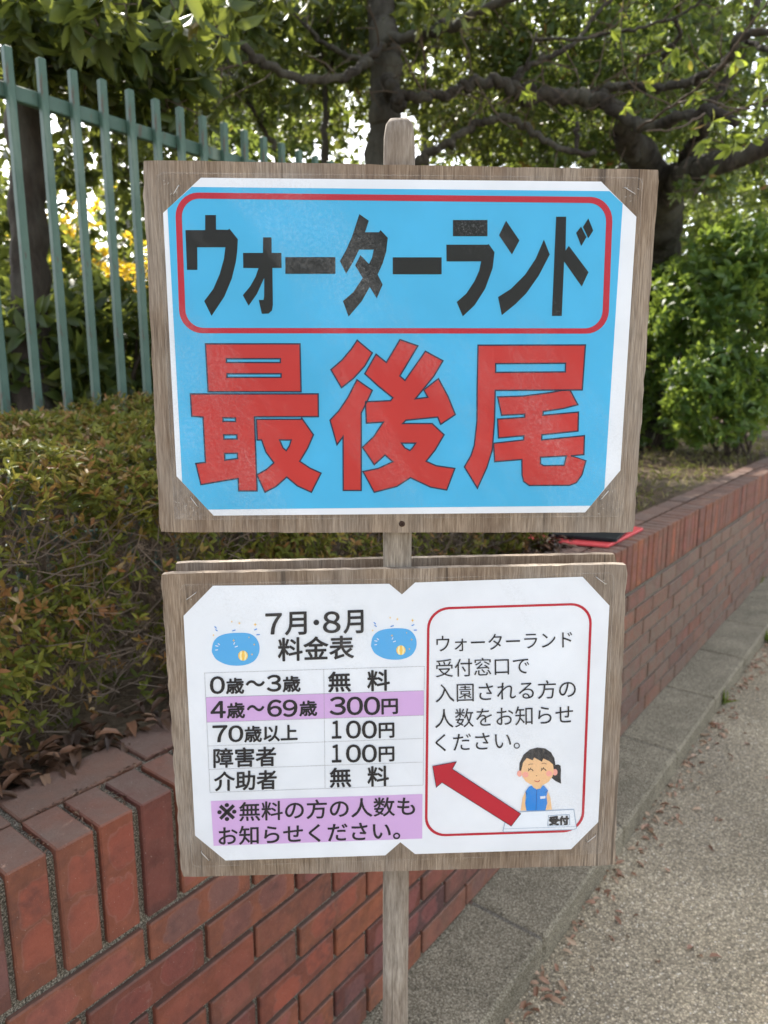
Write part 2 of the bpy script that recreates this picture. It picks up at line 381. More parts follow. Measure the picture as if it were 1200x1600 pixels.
def kerb_mat():
    m = Mat('kerb_concrete'); v = m.coord('Object'); n = m.noise(230, v, 4, .8); n2 = m.noise(5, v, 6, .65); vo = m.n('TexVoronoi'); vo.inputs['Scale'].default_value = 190; m.l(v, vo.inputs['Vector'])
    c = m.ramp(n, [(.36, (.07, .06, .042)), (.46, (.20, .176, .13)), (.54, (.31, .278, .21)), (.64, (.62, .57, .46))])
    c = m.mix(.7, c, m.ramp(n2, [(.3, (.55, .53, .48)), (.7, (1.2, 1.17, 1.1))]), 'MULTIPLY')
    c = m.mix(m.math('MULTIPLY', m.ramp(vo.outputs['Color'], [(.82, (0, 0, 0)), (.9, (1, 1, 1))]), .5), c, (.05, .045, .04, 1))
    m.col(c); m.rough(.92, .2); m.bump(m.math('ADD', n, m.math('MULTIPLY', vo.outputs['Distance'], 1.0)), .9, .004); return m.m
M_KERB = kerb_mat()
def path_mat():
    m = Mat('aggregate_path'); v = m.coord('Object')
    vo = m.n('TexVoronoi'); vo.inputs['Scale'].default_value = 185; vo.inputs['Randomness'].default_value = 1; m.l(v, vo.inputs['Vector'])
    sep = m.n('SeparateColor'); m.l(vo.outputs['Color'], sep.inputs[0])
    c = m.ramp(sep.outputs[0], [(0, (.15, .13, .10)), (.3, (.34, .30, .23)), (.55, (.54, .475, .355)), (.8, (.69, .60, .45)), (.94, (.78, .69, .55)), (1, (.88, .84, .76))])
    edge = m.ramp(vo.outputs['Distance'], [(.30, (0, 0, 0)), (.55, (1, 1, 1))])
    c = m.mix(m.math('MULTIPLY', edge, .8), c, (.24, .21, .16, 1))
    n2 = m.noise(1.6, v, 6, .6); c = m.mix(.75, c, m.ramp(n2, [(.3, (.68, .66, .62)), (.7, (1.25, 1.22, 1.18))]), 'MULTIPLY')
    n3 = m.noise(75, v, 5, .75); c = m.mix(.9, c, m.ramp(n3, [(.36, (.62, .62, .62)), (.64, (1.38, 1.36, 1.32))]), 'MULTIPLY')
    n6 = m.noise(.9, m.coord('Object', (1, .6, 1)), 5, .6); c = m.mix(.85, c, m.ramp(n6, [(.36, (.80, .80, .80)), (.52, (1, .99, .96)), (.66, (1.38, 1.30, 1.18))]), 'MULTIPLY')
    m.col(c); m.rough(.9, .25); inv = m.math('SUBTRACT', 1.0, vo.outputs['Distance']); m.bump(m.math('ADD', inv, n3), .9, .006); return m.m
M_PATH = path_mat()
def soil_mat():
    m = Mat('leaf_soil'); v = m.coord('Object'); n = m.noise(35, v, 7, .7); n2 = m.noise(1.3, v, 4)
    c = m.ramp(n, [(.3, (.03, .02, .014)), (.55, (.09, .062, .042)), (.75, (.19, .145, .10))])
    c = m.mix(m.ramp(n2, [(.45, (0, 0, 0)), (.65, (1, 1, 1))]), c, m.ramp(n, [(.3, (.06, .05, .032)), (.7, (.22, .175, .12))]))
    m.col(c); m.rough(.95, .1); m.bump(n, 1, .02); return m.m
M_SOIL = soil_mat()
def fence_mat():
    m = Mat('green_paint'); v = m.coord('Object'); n = m.noise(45, m.coord('Object', (1, 1, .25)), 5, .65); n2 = m.noise(9, v, 4)
    c = m.ramp(n2, [(.3, (.040, .088, .066)), (.7, (.066, .125, .097))])
    c = m.mix(m.ramp(n, [(.60, (0, 0, 0)), (.66, (1, 1, 1))]), c, m.ramp(m.noise(8, v, 3), [(.4, (.045, .05, .04)), (.6, (.11, .055, .03))]))
    c = m.mix(m.math('MULTIPLY', m.ramp(m.noise(14, m.coord('Object', (1, 1, .15)), 4), [(.55, (0, 0, 0)), (.7, (1, 1, 1))]), .5), c, (.22, .27, .22, 1))
    m.col(c); m.rough(.5, .4); m.bump(n, .15, .002); return m.m
M_FENCE = fence_mat()

# ------------------------------------------------------------------ ground, kerb, wall
ZT = CZ-.656                       # wall top .933
Q0, QK, QIN = .92, .69, 1.135      # wall face, kerb face, inner edge of the coping
KT = .085
def sheet(name, pts, mat, kind='structure', loc=(0, 0, 0)):
    return tag(obj(name, pts, [tuple(range(len(pts)))], mat, loc=loc), kind=kind)
sheet('path', [wq(-60, QK+.02, 0), wq(-60, -60, 0), wq(90, -60, 0), wq(90, QK+.02, 0)][::-1], M_PATH)
# planter soil behind the wall, gently lumpy near by, one sheet out to the horizon
def soil():
    S = np.concatenate([[-60, -20, -8, -4], np.linspace(-2, 9, 111), np.linspace(10, 30, 11), [45, 70, 120, 200]])
    Qs = np.concatenate([[QIN-.02], np.linspace(QIN+.04, 4, 60), np.linspace(4.5, 16, 12), [25, 45, 90, 200]])
    V = []; 
    for q in Qs:
        for s in S:
            z = ZT-.012-.03*min(1, max(0, q-QIN)*2)+.02*math.sin(s*2.1+q*3)*min(1, q-QIN+.02)+random.uniform(-.012, .012)*(q < 5)
            if q > 6: z += (q-6)*.02*(1 if q < 40 else 40/q)
            V.append(wq(s, q, z))
    n = len(S)
    Fc = [(i*n+j, i*n+j+1, (i+1)*n+j+1, (i+1)*n+j) for i in range(len(Qs)-1) for j in range(n-1)]
    o = fix_normals(obj('planter_soil', V, Fc, M_SOIL, smooth=True)); tag(o, kind='structure')
soil()
# kerb stones
kb = MB(); sp = .625
for i in range(-7, 24):
    s0 = 1.61+sp*i
    V, Fc, L = bevbox(wq(s0+sp/2, (QK+Q0)/2+.012, KT/2-.05+random.uniform(-.0015, .0015)), WAX, (sp-.007, Q0-QK+.02, KT+.1), .009)
    kb.add(V, Fc)
o = kb.build('kerb', M_KERB); tag(o, kind='structure')
mb = MB(); V, Fc, L = bevbox(wq(5, (QK+Q0)/2+.014, KT/2-.056), WAX, (20, Q0-QK+.008, KT+.1), .006); mb.add(V, Fc); o = mb.build('kerb_joint_bed', M_MORTAR); tag(o, kind='structure')

S_A, S_B = -1.6, 13.0
wall = thing('brick_wall', wq(2.5, Q0+.1, 0), 'low red brick retaining wall with upright brick coping beside the path', 'wall')
SP, CH, BL, J = .067, .0795, .225, .0108
sold_h = .2125
def bat(mb, c, dims, axes_len, L_uv, dirt, front=1.0, bev=.0024):
    """brick at c; axes_len: which local axis carries the long side for the fired patches"""
    jit = np.array([random.gauss(0, .0012), random.gauss(0, .0015), random.gauss(0, .0008)])
    V, Fc, L = bevbox(np.asarray(c)+jit@WAX, WAX, dims, bev)
    a, b = axes_len
    uv = np.stack([L[:, a]/dims[a]+.5, L[:, b]/dims[b]+.5], 1)
    fr = np.where(L[:, 1] < -dims[1]/2+bev*1.5, 1., 0.)*front
    mb.add(V, Fc, uv=uv, r1=random.random(), r2=random.random(), dirt=dirt, front=fr)
def dirtf(s): 
    return min(1, max(0, (s-1.3)/1.2))
cop = MB()
n0, n1 = int((S_A-.42)/SP)-1, int((S_B-.42)/SP)
for i in range(n0, n1):
    s = .456+SP*i          # centre of a soldier
    bat(cop, wq(s, Q0+.0525, ZT-(sold_h-J)/2), (SP-J, .105, sold_h-J), (2, 0), None, dirtf(s)*random.uniform(.12, .45))
i = 0; s = S_A
while s < S_B:             # stretcher row along the back of the coping
    bat(cop, wq(s+BL/2, QIN-.048, ZT-.0325+random.uniform(-.001, .001)), (BL-J, .095, .06), (0, 1), None, .35+.3*random.random(), 0); s += BL
cop.build('coping', M_BRICK, wall)
bw = MB()
nc = 9
for k in range(nc):
    z = ZT-sold_h-CH*(k+.5)
    off = (BL/2 if k % 2 else 0)+.11
    for j in range(int((S_A)/BL)-1, int(S_B/BL)+1):
        s = off+BL*(j+.5)
        d = dirtf(s)*min(1, random.uniform(.5, 1.3))*.95+(.5*random.random() if k >= 7 else 0)
        bat(bw, wq(s, Q0+.05, z+J/2-.0045), (BL-J, .1, CH-J), (0, 2), None, min(1, d))
bw.build('brickwork', M_BRICK, wall)
mo = MB()
V, Fc, L = bevbox(wq((S_A+S_B)/2, Q0+.0105+.09, ZT/2-.010), WAX, (S_B-S_A+.1, .18, ZT), .004); mo.add(V, Fc)
for k in range(nc+1):                    # beds on the drier far stretch, filled almost flush
    V, Fc, L = bevbox(wq((2.0+S_B)/2, Q0+.0035+.004, ZT-sold_h-CH*k+.001), WAX, (S_B-2.0, .008, J*.8), .001); mo.add(V, Fc)
mo.build('mortar', M_MORTAR, wall)

# ------------------------------------------------------------------ the queue sign
def rotv(v):
    v = np.array(v); th = np.linalg.norm(v); k = v/th; K = np.array([[0, -k[2], k[1]], [k[2], 0, -k[0]], [-k[1], k[0], 0]])
    return np.eye(3)+math.sin(th)*K+(1-math.cos(th))*K@K
class Board:
    def __init__(s, c, rv): s.c = EYE+np.array(c); s.R = rotv(rv)
    def w(s, u, v, d=0.0): return s.c+s.R@np.array([u, -d, v])         # d: distance in front of the face
    def uv(s, x, y):
        r = ray(x, y); nrm = s.R[:, 1]; P = EYE+r*(((s.c-EYE)@nrm)/(r@nrm)); L = s.R.T@(P-s.c); return (L[0], L[2])
    def axes(s): return np.array([s.R[:, 0], s.R[:, 1], s.R[:, 2]])
UP = Board((.0164, .6699, .0203), (-.0117, .0080, .0343))
LO = Board((.0136, .6688, -.3456), (-.0232, -.0159, .0207))
BOARD_W, HU, HL, TH = .456, .3307, .3263, .009
sign = thing('queue_sign', (.012, .694, 0), 'wooden stake sign with blue and red queue end poster above a white price list', 'sign')
# stake: one bar with worn rounded corners and a rounded top
def stake():
    top = pt(624, 187, 0.636); 
    a = np.array([.012, .694, -.02]); b = np.array([top[0], .694, top[2]])
    hw = .0142; V = []; 
    prof = []
    for k in range(24):
        t = 2*math.pi*k/24; c, s_ = math.cos(t), math.sin(t); p = 5.
        r = 1/((abs(c)**p+abs(s_)**p)**(1/p)); prof.append((c*r, s_*r))
    lv = [(0, 1), (.3, 1), (.6, 1), (.9, 1), (.985, 1.0), (.992, .97), (.9975, .86), (1, .62)]
    for t, sc in lv:
        c = a*(1-t)+b*t
        for (x, y) in prof: V.append(c+np.array([x*hw*sc*(1+.012*random.uniform(-1, 1)), y*hw*sc, 0]))
    n = 24
    Fc = [(i*n+k, i*n+(k+1) % n, (i+1)*n+(k+1) % n, (i+1)*n+k) for i in range(len(lv)-1) for k in range(n)]+[tuple((len(lv)-1)*n+k for k in range(n))]
    obj('stake', V, Fc, M_STAKE, sign, smooth=True)
stake()
def board(B, hgt, d0=0.0, name='plywood_board', label=None, dz=0., du=0.):
    """plywood with slightly ragged edges; d0 = how far behind the face plane"""
    nu, nv = 46, 34; V = []; Fc = []
    def edge(i, n): return 1 if i in (0, n) else 0
    for lay, dd in ((0, 0.0), (1, TH)):
        for j in range(nv+1):
            for i in range(nu+1):
                u = (i/nu-.5)*BOARD_W+du; v = (j/nv-.5)*hgt+dz
                if edge(i, nu): u += random.gauss(0, .00045)
                if edge(j, nv): v += random.gauss(0, .0002)
                if edge(i, nu) and edge(j, nv): u -= math.copysign(.0013, u-du)*random.uniform(.3, 1); v -= math.copysign(.0012, v-dz)*random.uniform(.3, 1)
                V.append(B.w(u, v, -(d0+dd)))
    n1 = nu+1; off = n1*(nv+1)
    for j in range(nv):
        for i in range(nu):
            a = j*n1+i; Fc.append((a, a+1, a+n1+1, a+n1)); Fc.append((off+a, off+a+n1, off+a+n1+1, off+a+1))
    nf = len(Fc)
    for i in range(nu):
        Fc.append((off+i, off+i+1, i+1, i)); a = nv*n1+i; Fc.append((a, a+1, off+a+1, off+a))
    for j in range(nv):
        a = j*n1; Fc.append((a, a+n1, off+a+n1, off+a)); a = j*n1+nu; Fc.append((off+a, off+a+n1, a+n1, a))
    o = obj(name, V, Fc, None, sign, mats=[M_PLY, M_EDGE], midx=[0]*nf+[1]*(len(Fc)-nf))
    if label: o['label'] = label
    return o
b_up = board(UP, HU, label='weathered plywood board carrying the blue and red poster')
b_lo = board(LO, HL, label='weathered plywood board carrying the white price list')
b_bk = board(LO, HL, d0=TH+.031, label='bare plywood board on the back of the stake, only its top edge showing', dz=.0012, du=.0035)

def poly(B, loops, d, simple=False):
    """flat shape on the board: loops in (u,v), first is the outline, others holes -> V,F"""
    LL = [[Vector((u, v, 0)) for u, v in lp] for lp in loops]
    Fc = tessellate_polygon(LL); P = [p for lp in LL for p in lp]
    out = []
    for f in Fc:
        a, b, c = (P[i] for i in f)
        cr = (b.x-a.x)*(c.y-a.y)-(b.y-a.y)*(c.x-a.x)
        if abs(cr) < 1e-12: continue
        out.append(tuple(f) if cr > 0 else (f[0], f[2], f[1]))
    return np.array([B.w(p.x, p.y, d) for p in P]), out
def stroke(B, pts, wd, d, closed=False):
    """ribbon of width wd along uv points with mitred joins"""
    P = [np.array(p) for p in pts]; n = len(P); V = []
    for i in range(n):
        a = P[i-1] if (closed or i > 0) else None; c = P[(i+1) % n] if (closed or i < n-1) else None
        t1 = (P[i]-a) if a is not None else None; t2 = (c-P[i]) if c is not None else None
        t1 = t1/(np.linalg.norm(t1)+1e-12) if t1 is not None else None; t2 = t2/(np.linalg.norm(t2)+1e-12) if t2 is not None else None
        if t1 is None: t1 = t2
        if t2 is None: t2 = t1
        n1 = np.array([-t1[1], t1[0]]); n2 = np.array([-t2[1], t2[0]]); m = n1+n2; q = m@m
        m = n1 if q < .3 else m*2/q
        V += [B.w(*(P[i]+m*wd/2), d), B.w(*(P[i]-m*wd/2), d)]
    Fc = [((2*i), 2*i+1, (2*((i+1) % n))+1, 2*((i+1) % n)) for i in range(n if closed else n-1)]
    return V, Fc
PXU = .67/F*.94          # about one photo pixel on the boards, metres
def smooth_loop(pts, n=5):
    P = np.array(pts, float); m = len(P); out = []
    for i in range(m):
        p0, p1, p2, p3 = P[i-1], P[i], P[(i+1) % m], P[(i+2) % m]
        for t in np.linspace(0, 1, n, endpoint=False):
            out.append(.5*((2*p1)+(-p0+p2)*t+(2*p0-5*p1+4*p2-p3)*t*t+(-p0+3*p1-3*p2+p3)*t**3))
    return out
def rquad(corners, rad, n=8):
    """rounded quad through 4 uv corners"""
    C = [np.array(c) for c in corners]; out = []
    for i in range(4):
        p, a, b = C[i], C[i-1], C[(i+1) % 4]
        ta = (a-p)/np.linalg.norm(a-p); tb = (b-p)/np.linalg.norm(b-p)
        for t in np.linspace(0, 1, n+1):
            s_ = p+ta*rad; e = p+tb*rad; ce = p+ta*rad+tb*rad; ang = t*math.pi/2
            out.append(tuple(ce-tb*rad*math.cos(ang)-ta*rad*math.sin(ang)))
    return out
R1 = lambda z: (200+z[0]/2.7273, 170+z[1]/2.7273); R2 = lambda z: (600+z[0]/2.7273, 170+z[1]/2.7273)
R3 = lambda z: (220+z[0]/2.857, 500+z[1]/2.857); R4 = lambda z: (620+z[0]/2.857, 500+z[1]/2.857)
def U_(pts, B, tr=lambda z: z): return [B.uv(*tr(p)) for p in pts]

# ---- upper poster
paper_u = U_([(314, 278), (939, 284), (994, 339), (969, 735), (914, 800.5), (334, 805.5), (276, 744), (255, 333)], UP)
def part(name, B, shapes, d, mat, parent):
    mb = MB()
    for lp in shapes:
        V, Fc = poly(B, lp, d); mb.add(V, Fc)
    return mb.build(name, mat, parent)
paper = part('poster_sheet', UP, [[paper_u]], .0005, M_PAPER, b_up)
part('blue_field', UP, [[U_([(300, 292.5), (952, 299), (972.5, 318.5), (944, 763.5), (922.5, 790), (325, 796), (285, 753), (262, 326.5)], UP)]], .0008, M_CYAN, b_up)
fr_o = rquad(U_([(273.5, 301), (957.5, 308.5), (949.5, 521.5), (281.5, 520.8)], UP), 36*PXU); fr_i = rquad(U_([(283.5, 310.5), (947.5, 318), (940, 513.2), (291, 512.5)], UP), 28*PXU)
def ring(B, o, i, d):
    n = len(o); V = [B.w(*p, d) for p in o]+[B.w(*p, d) for p in i]
    return V, [(k, n+k, n+(k+1) % n, (k+1) % n) for k in range(n)]
mb = MB(); mb.add(*ring(UP, fr_o, fr_i, .0011)); fix_normals(mb.build('red_frame_line', M_BORDER, b_up))
KATA = [
 (R1, [[(330, 454), (376, 454), (376, 516), (428, 517), (433, 512), (469, 557), (466, 610), (460, 655), (443, 725), (412, 800), (357, 883), (326, 820), (365, 768), (392, 705), (410, 640), (416, 591), (296, 591), (297, 687), (253, 687), (246, 518), (330, 518)]]),
 (R1, [[(576, 549), (612, 549), (613, 615), (654, 615), (655, 679), (616, 679), (618, 835), (614, 860), (600, 873), (571, 874), (558, 815), (578, 815), (581, 800), (581, 722), (550, 790), (515, 840), (490, 795), (522, 757), (545, 715), (557, 680), (492, 679), (491, 615), (576, 615)]]),
 (R1, [[(671, 633), (884, 633), (884, 704), (671, 704)]]),
 (R1, [[(986, 450), (1026, 478), (1010, 527), (1070, 527), (1076, 518), (1107, 551), (1100, 610), (1085, 660), (1064, 707), (1085, 750), (1060, 808), (1030, 760), (995, 822), (940, 886), (916, 820), (960, 782), (1000, 722), (968, 668), (990, 624), (1027, 662), (1040, 635), (1047, 601), (985, 601), (960, 652), (930, 703), (903, 650), (930, 602), (955, 545)]]),
 (R2, [[(37, 634), (245, 634), (245, 706), (37, 706)]]),
 (R2, [[(293, 475), (440, 475), (440, 544), (293, 544)]]),
 (R2, [[(265, 580), (440, 580), (445, 577), (470, 612), (462, 680), (430, 768), (385, 838), (335, 885), (309, 824), (350, 788), (385, 735), (405, 690), (413, 651), (266, 651)]]),
 (R2, [[(519, 478), (576, 562), (544, 622), (489, 540)]]),
 (R2, [[(680, 558), (705, 622), (658, 712), (605, 787), (560, 832), (501, 880), (485, 803), (540, 768), (600, 708), (645, 640)]]),
 (R2, [[(732, 461), (775, 461), (772, 605), (786, 585), (870, 697), (841, 758), (766, 652), (756, 883), (714, 883)]]),
 (R2, [[(838, 503), (861, 548), (839, 586), (817, 530)]]), (R2, [[(869, 468), (890, 520), (869, 553), (846, 505)]])]
part('katakana_lettering', UP, [[U_(lp, UP, tr) for lp in loops] for tr, loops in KATA], .0012, M_BLACK, b_up)
KANJI = [
 (R3, [[(290, 107), (711, 107), (716, 320), (302, 320)], [(383, 173), (624, 173), (624, 190), (383, 190)], [(386, 240), (627, 240), (627, 256), (386, 256)]]),
 (R3, [[(223, 330), (792, 330), (793, 431), (508, 432), (520, 762), (438, 762), (436, 706), (270, 734), (247, 640), (290, 635), (279, 433), (229, 429)], [(368, 436), (424, 437), (424, 453), (368, 452)], [(371, 512), (430, 512), (431, 531), (372, 531)], [(375, 595), (432, 594), (433, 618), (376, 625)]]),
 (R3, [[(517, 443), (716, 443), (719, 438), (771, 512), (745, 572), (710, 630), (755, 660), (805, 683), (762, 768), (700, 740), (652, 700), (605, 742), (555, 768), (519, 690), (560, 668), (595, 637), (560, 590), (540, 535), (521, 535)], [(620, 535), (672, 535), (665, 560), (650, 583), (635, 570)]]),
 (R3, [[(966, 91), (1033, 147), (1000, 205), (950, 260), (896, 302), (849, 222), (900, 178), (940, 130)]]),
 (R3, [[(965, 267), (1033, 314), (1008, 368), (984, 415), (984, 760), (904, 760), (903, 520), (876, 556), (845, 447), (885, 405), (925, 345)]]),
 (R3, [[(1050, 153), (1096, 190), (1157, 88), (1236, 116), (1156, 250), (1179, 270), (1270, 140), (1348, 182), (1308, 250), (1225, 352), (1281, 345), (1263, 312), (1328, 262), (1370, 340), (1403, 422), (1338, 465), (1325, 433), (1183, 447), (1169, 462), (1300, 462), (1353, 512), (1313, 580), (1273, 630), (1318, 650), (1401, 662), (1365, 758), (1293, 745), (1203, 703), (1143, 742), (1042, 768), (992, 676), (1060, 662), (1125, 632), (1090, 602), (1042, 645), (990, 568), (1040, 520), (1083, 455), (1007, 460), (1003, 365), (1115, 360), (1125, 347), (1060, 295), (1000, 240)],
   [(1163, 549), (1227, 549), (1213, 570), (1201, 582), (1178, 570)]]),
 (R4, [[(362, 113), (840, 112), (826, 312), (438, 314), (435, 450), (425, 580), (400, 660), (359, 750), (301, 655), (330, 605), (345, 560), (357, 450), (358, 300)], [(440, 195), (752, 193), (751, 232), (440, 234)]]),
 (R4, [[(449, 343), (560, 340), (680, 325), (735, 314), (772, 314), (806, 378), (740, 395), (652, 408), (650, 425), (809, 411), (807, 495), (646, 512), (645, 535), (836, 516), (833, 600), (775, 606), (842, 628), (825, 690), (800, 725), (770, 737), (590, 738), (565, 720), (558, 690), (557, 622), (436, 632), (431, 550), (565, 535), (566, 516), (453, 526), (449, 442), (569, 434), (570, 420), (467, 425)], [(640, 612), (756, 606), (745, 648), (655, 650), (640, 642)]])]
part('kanji_lettering', UP, [[U_(lp, UP, tr) for lp in loops] for tr, loops in KANJI], .0012, M_RED, b_up)
mb = MB()
for tr, loops in KANJI:
    for lp in loops: mb.add(*stroke(UP, U_(lp, UP, tr), 2.3*PXU, .0014, True))
fix_normals(mb.build('kanji_outline', M_OUTL, b_up))

# ---- lower poster
pl = [(333, 915), (608, 912), (628, 928.5), (648.5, 910), (910, 901), (952, 946), (934.5, 1284), (892, 1326.5), (648.5, 1334), (625.5, 1315.5), (602, 1336), (352.5, 1344), (305, 1305), (287, 962)]
part('poster_sheet', LO, [[U_(pl, LO)]], .0005, M_PAPER, b_lo)
part('lilac_band', LO, [[U_([(322, 1089), (662, 1078.5), (662, 1117), (323, 1128)], LO)], [U_([(329.6, 1251), (660, 1240), (659.6, 1309.5), (334, 1321)], LO)]], .0008, M_PURPLE, b_lo)
mb = MB()
def dotted(p, q):
    a = np.array(LO.uv(*p)); b = np.array(LO.uv(*q)); L = np.linalg.norm(b-a); n = int(L/(2.4*PXU))
    for i in range(n): mb.add(*stroke(LO, [a+(b-a)*(i/n), a+(b-a)*((i+.62)/n)], .85*PXU, .001))
for p, q in (((320, 1051), (663, 1040.5)), ((322, 1089), (662, 1078.5)), ((323, 1128), (662, 1117)), ((324.5, 1165), (661, 1153)), ((327, 1201.5), (661, 1190)), ((328.5, 1237.5), (661, 1226)),
             ((320, 1051), (328.5, 1237.5)), ((506, 1045.5), (508, 1231)), ((663, 1040.5), (661, 1226))): dotted(p, q)
fix_normals(mb.build('table_line', M_GREY, b_lo))
RZ1 = lambda z: (250+z[0]/3, 860+z[1]/3); RZ2 = lambda z: (250+z[0]/2.927, 1110+z[1]/2.927)
RZ3 = lambda z: (620+z[0]/3.158, 860+z[1]/3.158); RZ4 = lambda z: (620+z[0]/3.158, 1130+z[1]/3.158)
RZ5 = lambda z: (310+z[0]/3.4286, 930+z[1]/3.4286); RZ6 = lambda z: (760+z[0]/6.667, 1150+z[1]/6.667)
_fc = bpy.data.curves.new('lettering_curve', 'FONT'); _fo = bpy.data.objects.new('lettering_curve', _fc); COL.objects.link(_fo)
def glyphs(txt, offset):
    _fc.body = txt; _fc.size = 1; _fc.offset = offset; _fc.resolution_u = 4
    bpy.context.view_layer.update()
    m = bpy.data.meshes.new_from_object(_fo.evaluated_get(bpy.context.evaluated_depsgraph_get()))
    V = np.empty(len(m.vertices)*3); m.vertices.foreach_get('co', V); V = V.reshape(-1, 3)[:, :2]
    Fc = [tuple(p.vertices) for p in m.polygons]; bpy.data.meshes.remove(m); return V, Fc
def digits(mb, txt, tr, x0, x1, y0, y1, off):
    w = (x1-x0+8)/len(txt)
    for i, ch in enumerate(txt):
        n_ = w-8; a = x0+i*w
        if ch == '1': a += n_*.12; n_ *= .62
        text(mb, chr(ord(ch)+0xFEE0), tr, a, a+n_, y0, y1, off)
def text(mb, txt, tr, x0, x1, y0, y1, off=.012, slope=-.034, d=.0012):
    """fit a run of writing to the box x0..x1, y0..y1 (at its middle) of a photo crop"""
    V, Fc = glyphs(txt, 0); lo, hi = V.min(0), V.max(0); t = (V-lo)/(hi-lo)
    cx, cy = (x0+x1)/2, (y0+y1)/2; W, H = x1-x0, y1-y0
    out = []
    for a, b in t:
        dx, dy = (a-.5)*W, -(b-.5)*H
        out.append(LO.w(*LO.uv(*tr((cx+dx-dy*slope*.3, cy+dy+dx*slope))), d))
    out = np.array(out); b = off*40*PXU               # heavier strokes: a few copies of the outline nudged about
    for k, (ex, ey) in enumerate(((0, 0), (1, 0), (-1, 0), (0, 1), (0, -1), (.7, .7), (-.7, .7), (.7, -.7), (-.7, -.7)) if off > .004 else ((0, 0),)):
        mb.add(out+LO.R@np.array([ex*b, -k*.000012, ey*b]), Fc)
mb = MB()

for a in (('７', 497, 570, 295, 390), ('月', 588, 686, 288, 393), ('・', 722, 744, 325, 347), ('８', 766, 844, 286, 384), ('月', 862, 952, 280, 386)): text(mb, a[0], RZ1, *a[1:], .022)
text(mb, '料金表', RZ1, 555, 907, 403, 511, .022)
for a in (('0', 237, 303, 590, 669), ('歳', 312, 393, 597, 669), ('～', 405, 490, 608, 634), ('3', 503, 567, 583, 658), ('歳', 577, 657, 588, 660),
          ('4', 240, 307, 706, 782), ('歳', 316, 397, 712, 783), ('～', 410, 488, 724, 750), ('69', 505, 643, 699, 776), ('歳', 655, 735, 703, 773),
          ('無', 790, 893, 567, 660), ('料', 973, 1075, 560, 655), ('300', 797, 1030, 685, 768), ('円', 1040, 1113, 695, 764)): (digits if a[0].isdigit() else text)(mb, a[0], RZ1, *a[1:], .022)
for a in (('70', 243, 380, 68, 141), ('歳以上', 388, 628, 67, 139), ('100', 780, 990, 46, 125), ('円', 1002, 1070, 56, 122), ('障害者', 247, 530, 168, 255), ('100', 780, 990, 155, 234), ('円', 1002, 1070, 165, 230),
          ('介助者', 250, 533, 275, 361), ('無', 778, 873, 260, 348), ('料', 950, 1045, 253, 343)): (digits if a[0].isdigit() else text)(mb, a[0], RZ2, *a[1:], .020)
mb.build('price_lettering', M_INK, b_lo)
mb = MB(); text(mb, '※', RZ2, 264, 350, 422, 502, .008); text(mb, '無料の方の人数も', RZ2, 364, 1165, 404, 490, .014); text(mb, 'お知らせください。', RZ2, 270, 1097, 516, 600, .014)
mb.build('notice_lettering', M_INK, b_lo)
mb = MB()
for a in (('ウォーターランド', 195, 864, 408, 488), ('受付窓口で', 192, 652, 528, 617), ('入園される方の', 190, 882, 645, 737), ('人数をお知らせ', 188, 868, 770, 864), ('ください。', 190, 606, 898, 983)): text(mb, a[0], RZ3, *a[1:], .002)
mb.build('guidance_lettering', M_INK, b_lo)
fo = rquad(U_([(667.5, 949), (925.5, 941), (911.5, 1299), (663.5, 1307)], LO), 38*PXU); fi = rquad(U_([(671.3, 952.6), (921.5, 944.8), (907.6, 1295.5), (667.6, 1303.2)], LO), 34.5*PXU)
mb = MB(); mb.add(*ring(LO, fo, fi, .0008)); fix_normals(mb.build('red_frame_line', M_BORDER, b_lo))
# reception desk, attendant and arrow drawings
desk = U_([(545, 437), (872, 423), (885, 515), (872, 521), (528, 533), (523, 527)], LO, RZ4)
dk = part('desk_drawing', LO, [[desk]], .0010, M_DESK, b_lo)
mb = MB(); mb.add(*stroke(LO, desk, 1.2*PXU, .0013, True)); mb.add(*stroke(LO, U_([(747, 452), (850, 448), (852, 498), (743, 503)], LO, RZ4), 1.1*PXU, .0013, True)); mb.add(*stroke(LO, U_([(527, 518), (878, 506)], LO, RZ4), .7*PXU, .0013))
fix_normals(mb.build('desk_outline', M_DESKL, b_lo))
mb = MB(); text(mb, '受付', RZ4, 752, 845, 456, 497, .03, -.03, .0015); mb.build('desk_lettering', M_INK, b_lo)
arrow = U_([(176, 208), (293, 186), (273, 222), (610, 442), (563, 503), (222, 288), (194, 312)], LO, RZ4)
part('arrow', LO, [[arrow]], .0016, M_BORDER, b_lo)
mb = MB(); mb.add(*stroke(LO, arrow, 1.0*PXU, .0018, True)); fix_normals(mb.build('arrow_outline', M_OUTL, b_lo))
def ell(cx, cy, rx, ry, n=28): return [(cx+rx*math.cos(2*math.pi*k/n), cy-ry*math.sin(2*math.pi*k/n)) for k in range(n)]
D0 = .0009
def draw(name, mat, shapes, d, tr=RZ6, sm=False): return part(name, LO, [[U_(smooth_loop(s) if sm else s, LO, tr)] for s in shapes], d, mat, b_lo)
draw('hair_drawing', M_INK, [[(340, 355), (343, 280), (385, 190), (450, 137), (530, 115), (610, 125), (670, 165), (705, 225), (718, 300), (712, 350), (690, 380), (520, 380), (362, 372)],
     [(695, 340), (718, 297), (745, 291), (770, 305), (775, 350), (771, 420), (776, 492), (720, 466), (678, 432), (690, 400), (725, 400)]], D0)
draw('ear_drawing', M_PINK, [ell(343, 386, 26, 32)], D0+.0002); draw('ear_drawing', M_PINK, [ell(712, 372, 26, 34)], D0+.0002)
